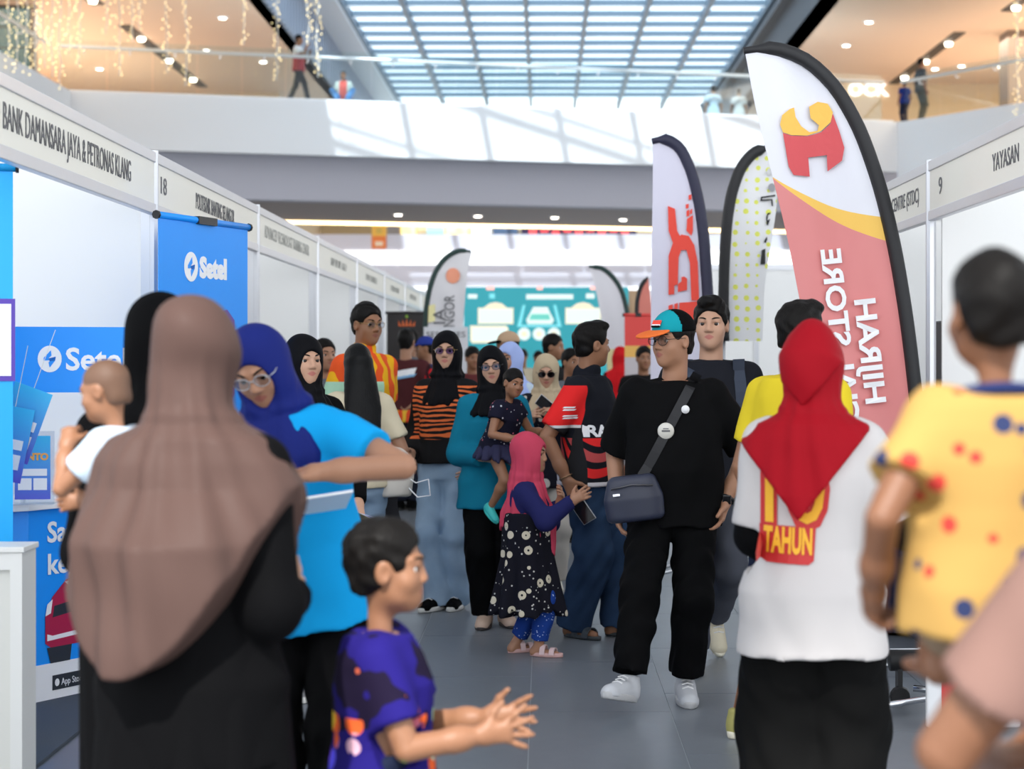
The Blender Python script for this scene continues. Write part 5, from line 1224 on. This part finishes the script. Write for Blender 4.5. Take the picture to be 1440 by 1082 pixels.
# man in the racing jersey
def race(nb):
    x, y, z = nb.xyz(); d = ((x+y)*.8+z*.9); st_ = ((d*13).fract() < .58); al = ((d*6.5).fract() < .5); low = (z < 1.08)
    low2 = nb.mix(st_, (.012, .012, .016), nb.mix(al, (.74, .03, .03), nb.mix(z < .93, (.5, .08, .08), (.72, .70, .72))))
    b = nb.mix(low, (.012, .013, .018), low2); hemw = nb.mix(z < .845, b, (.72, .68, .7))
    sl = nb.mix(z < 1.135, nb.mix(z < 1.15, (.74, .025, .025), (.7, .7, .7)), (.02, .02, .022))
    return nb.mix((x > .20) & (z < 1.36), hemw, sl)
r, J = person('man with faded haircut in a black and red racing jersey and jeans', PX(828, 9.4), 9.4, 1.69, -112, head=(44, 2, 0), arms={'R': dict(w=(.07, -.03, -.48), curl=.6, n=(-1, 0, 0)), 'L': dict(w=(.05, .1, -.45))}, legs={'R': dict(a=(.07, -.06, 0), toe=(.35, 1, 0)), 'L': dict(a=(.06, .14, 0))})
body(J, r, .011, 'tan', hq=.004, feet=True, legs=True); s_ = shirt(J, C('race', (), fn=race), r, .0095, hem=.485, sleeve=.82, ex=.03, loose=1.35, collar=True, belly=.03); pants(J, DJEAN, r, .010, ex=.022, wide=1.25, end=.03, wa=.006)
hair(J, r, .0065, 'quiff', 1.0); shoes(J, r, mat('slate_strap', (.05, .06, .07), .6), mat('slate_sole', (.04, .045, .05), .7), .008, 'sandal')
project_text('RACING', .085, r, s_, WPR, (.07, .3, 1.115), (-1, 0, 0), (0, 0, 1), (0, -1, 0), width=.26, bold=.003)
for zz in (1.245, 1.232, 1.20, 1.188):
    pl = MB().prism([(-.03, -.004), (.022, -.004), (.03, .004), (-.022, .004)], (0, 0, 0), (1, 0, 0), (0, 1, 0), (0, 0, .0008)).mesh('sleeve_logo'); project_text('', .1, r, s_, WPR, (.5, -.01, zz), (0, 1, 0), (0, 0, 1), (-1, 0, 0), me=pl, name='sleeve_logo')
q = local(r, J['wR']+J['hdR']*.13); phone('black phone with silver edge in the hand of the racing jersey man', q+Vector((.02, -.03, -.03)), (.55, -.1, -.8), (.8, -.2, .5), 1.05)
c_ = J['wR']-unit(J['wR']-J['eR'])*.02; mb = MB(); dd = unit(J['wR']-J['eR']); e1 = unit(np.cross(dd, A(0, 1, 0))); e2 = np.cross(dd, e1)
mb.tube([c_+(e1*math.cos(a)+e2*math.sin(a))*.036 for a in np.linspace(0, 6.28, 17)[:-1]], .004, 6, True); mb.build('bracelet', mat('bronze', (.3, .18, .1), .3, .8), r, True)
# man in the cap
r, J = person('smiling man in teal and orange cap, black tee and cross-body bag, walking', PX(948, 7.65), 7.65, 1.70, 176, head=(-46, 3, 0), arms={'R': dict(w=(.07, -.02, -.50), curl=.5), 'L': dict(w=(.045, .03, -.47), pole=(1, -.8, 0), d=(-.25, .25, -1), curl=.5)},
              legs={'R': dict(a=(.20, .34, .02), toe=(.55, 1, .28), pole=(.1, 1, 0)), 'L': dict(a=(.05, .02, 0), toe=(.1, 1, 0))})
TEEB = C('tee_black', (.0045, .0045, .005), .85)
body(J, r, .010, hq=.0036); s_ = shirt(J, TEEB, r, .009, hem=.455, sleeve=.93, ex=.034, loose=2.0, belly=.045, flare=.005, wa=.005, neck=.826); pants(J, BLK, r, .009, ex=.018, wide=1.08, end=.072, wa=.006); hair(J, r, .006, 'short', .8)
glasses(J, r, FRAME, r=.026, sq=.95)
shoes(J, r, mat('pale_grey_mesh', (.50, .51, .54), .7), mat('sole_grey', (.45, .45, .46), .6), .006)
s, c, R = J['hs'], J['hc'], J['Rh']; cp = lambda x, y, z: c+R@(A(x, y, z)*s)
F = Field(); F.ell(cp(0, -.012, .05), A(.092, .112, .098)*s, R); F.loft(cp(0, -.0, -.12), cp(0, .0, .042), R@A(0, 1, .0), [(0, .3, .3), (1, .3, .3)], .004, 's')
v_, f_ = F.net(.006)
capo = link('cap', np_mesh('cap', [(v_, f_)], lambda q: ((((q-c)@R)[:, 1]/s) < .022).astype(int)), [C('cap_teal', (.01, .30, .36)), BLK], r)
F = Field(); F.ell(cp(0, .125, .040), A(.082, .085, .011)*s, R@rot('x', -.22)); F.ell(cp(0, .0, .05), A(.086, .106, .09)*s, R, .004, 's'); link('brim', np_mesh('brim', [F.net(.005)]), C('cap_orange', (.78, .17, .04)), capo)
o_, U_, W_ = Vector(cp(.0, .0985, .086)), Vector(R@A(-1, 0, 0)), Vector(R@A(0, -.5, .87)); N_ = U_.cross(W_)
for a, b, m_ in ((-.007, .013, RP), (-.013, -.007, WPR), (-.02, -.013, BLK)): MB().obox(o_+W_*(a+b)/2, U_*.024, W_*(b-a)/2, N_*.003).build('cap_badge', m_, capo)
# cross-body bag, strap, badge, watch
bag = empty('crossbody_bag', local(r, A(.175, .19, .905))); bag.rotation_euler = (0, .12, r.rotation_euler.z); tag(bag, 'navy cross-body bag hanging at the hip of the man in the cap', 'bag')
F = Field(); F.loft(A(0, 0, -.1), A(0, 0, .1), A(0, 1, 0), [(0, .125, .05), (.5, .13, .055), (1, .10, .04)], .01, rnd=.025); link('bag_body', np_mesh('bag_body', [F.net(.007)]), mat('navy_leather', (.018, .022, .045), .45), bag)
MB().tube([(-.09, .052, .05), (0, .062, .062), (.09, .052, .05)], .004, 6).build('zip', mat('gunmetal', (.1, .1, .11), .3, .8), bag, True); MB().box(.055, .085, .054, .06, .02, .03).build('nameplate', CHROME, bag)
bvh = BVHTree.FromPolygons([v.co.copy() for v in s_.data.vertices], [tuple(p.vertices) for p in s_.data.polygons])
pts = []
for u in np.linspace(0, 1, 15):
    q = Vector((-.10+.23*u, 0, 1.44-.43*u)); h = bvh.ray_cast(q+Vector((0, .8, 0)), Vector((0, -1, 0))); pts.append((h[0] if h[0] is not None else q+Vector((0, .12, 0)))+Vector((0, .008, 0)))
pts[-1] = Vector((.14, .2, 1.0)); mb = MB()
for i in range(14):
    a, b = pts[i], pts[i+1]; d = (b-a); n_ = Vector((0, 1, 0)); sd = d.cross(n_).normalized(); mb.obox((a+b)/2, d*.53, sd*.021, n_*.003)
stp = mb.build('bag_strap', mat('black_webbing', (.014, .014, .017), .7), r)
q = pts[8]; mb = MB().lathe([(0, 0), (.033, 0), (.036, .003), (.033, .007), (0, .008)], 22); bo = mb.build('button_badge', mat('badge_silver', (.62, .60, .55), .3), r, True); bo.matrix_local = Matrix.Translation(q+Vector((.005, .004, 0)))@Matrix.Rotation(-math.pi/2, 4, 'X')
MB().box(-.018, .018, -.004, .004, .008, .009).box(-.012, .012, -.012, -.008, .008, .009).build('badge_print', INK, bo)
q = pts[5]; bo = MB().lathe([(0, 0), (.018, 0), (.018, .004), (0, .005)], 16).build('button_badge', WPR, r, True); bo.matrix_local = Matrix.Translation(q+Vector((-.03, .0, 0)))@Matrix.Rotation(-math.pi/2, 4, 'X')
c_ = J['wL']-unit(J['wL']-J['eL'])*.015; dd = unit(J['wL']-J['eL']); e1 = unit(np.cross(dd, A(0, 1, 0))); e2 = np.cross(dd, e1)
wt = MB().tube([c_+(e1*math.cos(a)+e2*math.sin(a))*.033 for a in np.linspace(0, 6.28, 17)[:-1]], .009, 6, True).build('watch', BLACKM, r, True); MB().obox(c_+A(0, .034, 0), (.02, 0, 0), (0, .006, 0), (0, 0, .02)).build('watch_face', mat('phone_glass'), wt, bevel=.004)
# man behind him
r, J = person('man in a black jacket with backpack straps and grey trousers, walking', PX(1000, 8.5), 8.5, 1.79, 182, head=(-14, 0, 0), legs={'R': dict(a=(.10, .16, 0), toe=(.2, 1, .1)), 'L': dict(a=(.06, -.32, .11), toe=(.15, .75, -.75))}, arms={'L': dict(w=(.06, .03, -.5)), 'R': dict(w=(.05, .05, -.5))})
JK = C('jacket_black', (.014, .015, .02)); body(J, r, .012, 'fair', hq=.0042); s_ = shirt(J, JK, r, .010, sleeve=1.95, hem=.47, ex=.035, loose=1.3, wa=.005); pants(J, GREYP, r, .010, ex=.016, wide=1.05, end=.06); hair(J, r, .0065, 'quiff', 1.25); shoes(J, r, mat('cream_canvas', (.62, .56, .42), .7), mat('cream_sole', (.68, .64, .52)), .007)
for sg_ in (-1, 1):
    bvh = BVHTree.FromPolygons([v.co.copy() for v in s_.data.vertices], [tuple(p.vertices) for p in s_.data.polygons]); pts = []
    for u in np.linspace(0, 1, 9):
        q = Vector((sg_*(.12+.02*u), .8, 1.5-.42*u)); h = bvh.ray_cast(q, Vector((0, -1, 0))); pts.append((h[0] if h[0] is not None else Vector((q.x, .1, q.z)))+Vector((0, .008, 0)))
    mb = MB()
    for i in range(8): a, b = pts[i], pts[i+1]; d = b-a; mb.obox((a+b)/2, d*.54, d.cross(Vector((0, 1, 0))).normalized()*.028, (0, .006, 0))
    mb.build('backpack_strap', C('strap_slate', (.05, .06, .085)), r)
F = Field(); F.loft(A(0, -.24, 1.0), A(0, -.22, 1.42), A(0, 1, 0), [(0, .15, .08), (.6, .15, .09), (1, .1, .05)], .02, rnd=.03); link('backpack', np_mesh('backpack', [F.net(.014)]), JK, r)
# man in yellow and woman in the red hijab
r, J = person('man in a yellow shirt and navy shorts beyond the red headscarf', PX(1122, 6.9), 6.9, 1.725, -48, head=(-8, 3, 0), legs={'L': dict(a=(.16, -.16, 0), toe=(.0, 1, 0)), 'R': dict(a=(.06, .14, 0))})
body(J, r, .012, 'tan', legs=True, hq=.0045); shirt(J, C('yellow', (.72, .55, .03)), r, .011, sleeve=.7, hem=.5, ex=.028); pants(J, C('navy_short', (.015, .02, .045)), r, .011, short=.95, ex=.025); hair(J, r, .0065, 'quiff', 1.0); shoes(J, r, mat('olive_shoe', (.35, .32, .10), .7), mat('cream_sole'), .008)
r, J = person('woman seen from behind in a red headscarf and white printed tee', PX(1143, 5.1), 5.1, 1.60, -9, sex='f', head=(-12, 3, 0), arms={'R': dict(w=(.06, .2, -.27), pole=(.6, -.5, -.9), curl=.6), 'L': dict(w=(-.03, .25, -.20), pole=(.12, -.15, -1))})
body(J, r, .011, hq=.005); s_ = shirt(J, WHT, r, .009, sleeve=.88, hem=.405, ex=.035, loose=2.0, flare=.02, wa=.004); shirt(J, BLK, r, .011, sleeve=1.95, hem=.5, ex=.008, name='undershirt'); pants(J, C('black_cargo', (.005, .005, .005)), r, .010, ex=.035, wide=1.5)
REDH = C('crimson', (.31, .006, .013), .6)
hijab(J, REDH, r, .008, drop=.58, cw=1.0, ex=.05, cd=1.2, folds=.007, nf=8, seed=2.5, hem=lambda x, y, z: (1.05+1.25*np.abs(x+.04)+.9*np.clip(y, 0, 1))-z)
# a second, shorter layer of the scarf falls from the crown
F = Field(); s, c, R = J['hs'], J['hc'], J['Rh']; F.ell(c+R@A(0, -.03, .0)*s, A(.098, .118, .15)*s, R); F.loft(c+A(-.03, -.09, -.2), c+A(0, -.03, 0), A(0, 1, 0), [(0, .05, .03), (1, .1*s, .1*s)], .04)
F.ell(c+R@A(.0, .16, -.05)*s, A(.11, .12, .2)*s, R, .01, 's')
link('scarf_layer', np_mesh('scarf_layer', [F.net(.008, lambda D, x, y, z: np.maximum(D+.003*np.sin(40*x+30*z), (c[2]-.12+1.1*np.abs(x-c[0]+.03))-z))]), REDH, r)
rs = random.Random(2)
RB, YO = mat('print_red', (.50, .02, .02), .6), mat('print_yellow', (.82, .42, .02), .6)
project_text('10', .30, r, s_, RB, (-.07, -.4, 1.125), (1, 0, 0), (0, 0, 1), (0, 1, 0), width=.2, bold=.018, off=.004); project_text('10', .28, r, s_, YO, (-.07, -.4, 1.125), (1, 0, 0), (0, 0, 1), (0, 1, 0), width=.17, bold=.002, off=.007)
pl = MB().prism([(-.078, -.052), (-.06, -.062), (.06, -.062), (.075, -.05), (.078, .045), (-.085, .045)], (0, 0, 0), (1, 0, 0), (0, 1, 0), (0, 0, .0008)).mesh('print_panel')
project_text('', .1, r, s_, RB, (-.07, -.4, .985), (1, 0, -.03), (0.03, 0, 1), (0, 1, 0), me=pl, off=.005, name='print_panel'); project_text('TAHUN', .1, r, s_, YO, (-.07, -.4, .985), (1, 0, -.03), (.03, 0, 1), (0, 1, 0), width=.14, bold=.004, off=.008)
shoes(J, r, BLK, SOLEK, .01)
# boy in the foreground
def boyprint(nb):
    x, y, z = nb.xyz(); v = nb.tex('Voronoi', 16, 1); n = nb.tex('Noise', 7, Detail=2.0); sp_ = nb.tex('Voronoi', 16, 0)
    base = nb.mix(n > .56, (.018, .012, .15), (.012, .008, .025)); hot = nb.mix(n > .5, v, (.75, .12, .03)); hot2 = nb.mix(n > .62, hot, (.75, .5, .04))
    return nb.mix((sp_ < .45) & (z < .72) & (n > .34), nb.mix((sp_ < .22) & (n > .58), base, (.6, .12, .06)), hot2)
r, J = person('small boy in a purple printed tee with both hands held out', PX(538, 3.94), 3.94, 1.14, -93, kid=1, head=(3, 1, 0), arms={'R': dict(w=(-.02, .235, -.165), pole=(.5, -1, -.6), d=(-.1, 1, .12), n=(-1, 0, .1), curl=.12, spread=.3, thumb=.9), 'L': dict(w=(-.05, .235, -.16), pole=(.5, -1, -.6), d=(-.1, 1, .1), n=(-1, 0, .1), curl=.15, spread=.2, thumb=.8)})
body(J, r, .009, 'tan', hq=.0036); shirt(J, C('boy_print', (), fn=boyprint), r, .007, sleeve=.72, hem=.40, ex=.018, loose=1.4, flare=.01, neck=.83); pants(J, C('navy_short', ()), r, .01); hair(J, r, .005, 'kid', 1.15, fringe=.2); shoes(J, r, BLK, SOLEK, .01)
# toddler and the adult carrying him, close to the lens
def ydots(nb):
    v = nb.tex('Voronoi', 19, 0, Randomness=.8); cl = nb.tex('Voronoi', 19, 1, Randomness=.8); n = nb.tex('Noise', 4)
    k_ = V(nb.nt, cl.k).m('GREATER_THAN', .45); return nb.mix(v < .27, (.43, .26, .08), nb.mix(k_, (.03, .04, .10), (.5, .05, .04)))
r, J = person('toddler in a yellow spotted tee seen from behind, carried close by', PX(1398, 2.45), 2.45, .93, 4, z0=.735, kid=1, hipz=.435, head=(4, 0, 0), arms={'L': dict(w=(.075, .02, -.235), pole=(.6, -1, 0), curl=.8), 'R': dict(w=(.05, .15, -.1))}, legs={'R': dict(a=(.02, .30, .27), pole=(.0, .6, 1)), 'L': dict(a=(.0, .30, .27), pole=(.0, .6, 1))})
body(J, r, .009, 'dark', hq=.0045, legs=True, feet=True); shirt(J, C('yellow_spots', (), fn=ydots), r, .007, sleeve=.6, hem=.43, ex=.022, loose=1.4, wa=.004); pants(J, C('khaki', (.22, .16, .11)), r, .009, short=.75, ex=.018); hair(J, r, .006, 'kid', .8)
nbk = J['nb']; MB().tube([nbk+A(.052*math.cos(a), .046*math.sin(a)-.006, -.012-.010*math.sin(a)) for a in np.linspace(0, 6.28, 21)[:-1]], .009, 6, True).build('neckband', C('navy_band', (.02, .03, .10)), r, True)
r, J = person('adult in a pale pink tee and beige trousers carrying the toddler in yellow', PX(1725, 2.05), 2.05, 1.62, 8, arms={'L': dict(w=(.02, .27, -.30), pole=(1, -.5, -.6), d=(-1, .4, 0), n=(0, -.2, 1), curl=.5), 'R': dict(w=(-.03, .26, -.3), pole=(1, -.5, -.6), d=(-1, .4, 0), n=(0, -.2, 1), curl=.5)})
body(J, r, .012, 'dark', hq=.006); shirt(J, C('pale_pink', (.23, .135, .112)), r, .010, sleeve=.72, hem=.5, ex=.03, loose=1.5); pants(J, C('tan_trousers', (.30, .20, .11)), r, .012, ex=.03, wide=1.3); hair(J, r, .01); shoes(J, r, BLK, SOLEK, .012)
# people on the upper gallery
def small(lab, px, y, H, fc, topc, botc, z0=8.0, sit=False, sk='tan', hq=.014, arms=None, legs=None):
    r, J = person(lab, PX(px, y), y, H, fc, z0=z0, hipz=(.13 if sit else None), legs=({'R': dict(a=(.1, .42, 0)), 'L': dict(a=(.1, .42, 0))} if sit else legs), arms=arms)
    body(J, r, .028, sk, hq=hq); shirt(J, topc, r, .026, hem=.47, sleeve=.6); pants(J, botc, r, .026); hair(J, r, .018); shoes(J, r, BLK, SOLEK, .02)
    return r, J
r, J = small('man in red vest and white sleeves walking along the bridge with a phone', 420, 44.7, 1.78, -100, C('red_white', (), fn=lambda nb: nb.mix(nb.xyz()[2] > 1.26, (.42, .03, .04), (.75, .74, .74))), C('charcoal', ()), arms={'R': dict(w=(-.05, .25, .02), pole=(.5, -.3, -1), d=(0, .6, .8)), 'L': dict(w=(-.05, .25, -.1), pole=(.5, -.3, -1))}, legs={'R': dict(a=(.05, .28, 0)), 'L': dict(a=(.05, -.28, .02))})
small('person in a red and pale top sitting on the bridge behind the glass', 483, 44.9, 1.55, 180, C('red_pale', (), fn=lambda nb: nb.mix(nb.xyz()[0].abs() < .1, (.55, .6, .55), (.7, .12, .10))), C('sky_jeans', (.12, .3, .62)), sit=True)
small('person in a pale blue top sitting with back to the glass on the bridge', 1003, 47.1, 1.5, 10, C('pale_blue', ()), C('slate', ()), sit=True)
small('person in a white top sitting with back to the glass on the bridge', 1039, 47.3, 1.4, -10, C('white', ()), C('slate', ()), sit=True)
small('man in dark grey walking on the gallery near the lit sign', 1295, 48.2, 1.78, -75, C('dark_grey', (.07, .08, .09)), C('dark_khaki', (.09, .085, .07)), sk='dark')
small('boy in a blue top on the gallery beside the man in dark grey', 1272, 48.6, 1.22, 20, C('blue_top', (.02, .04, .22)), C('navy_short', ()))
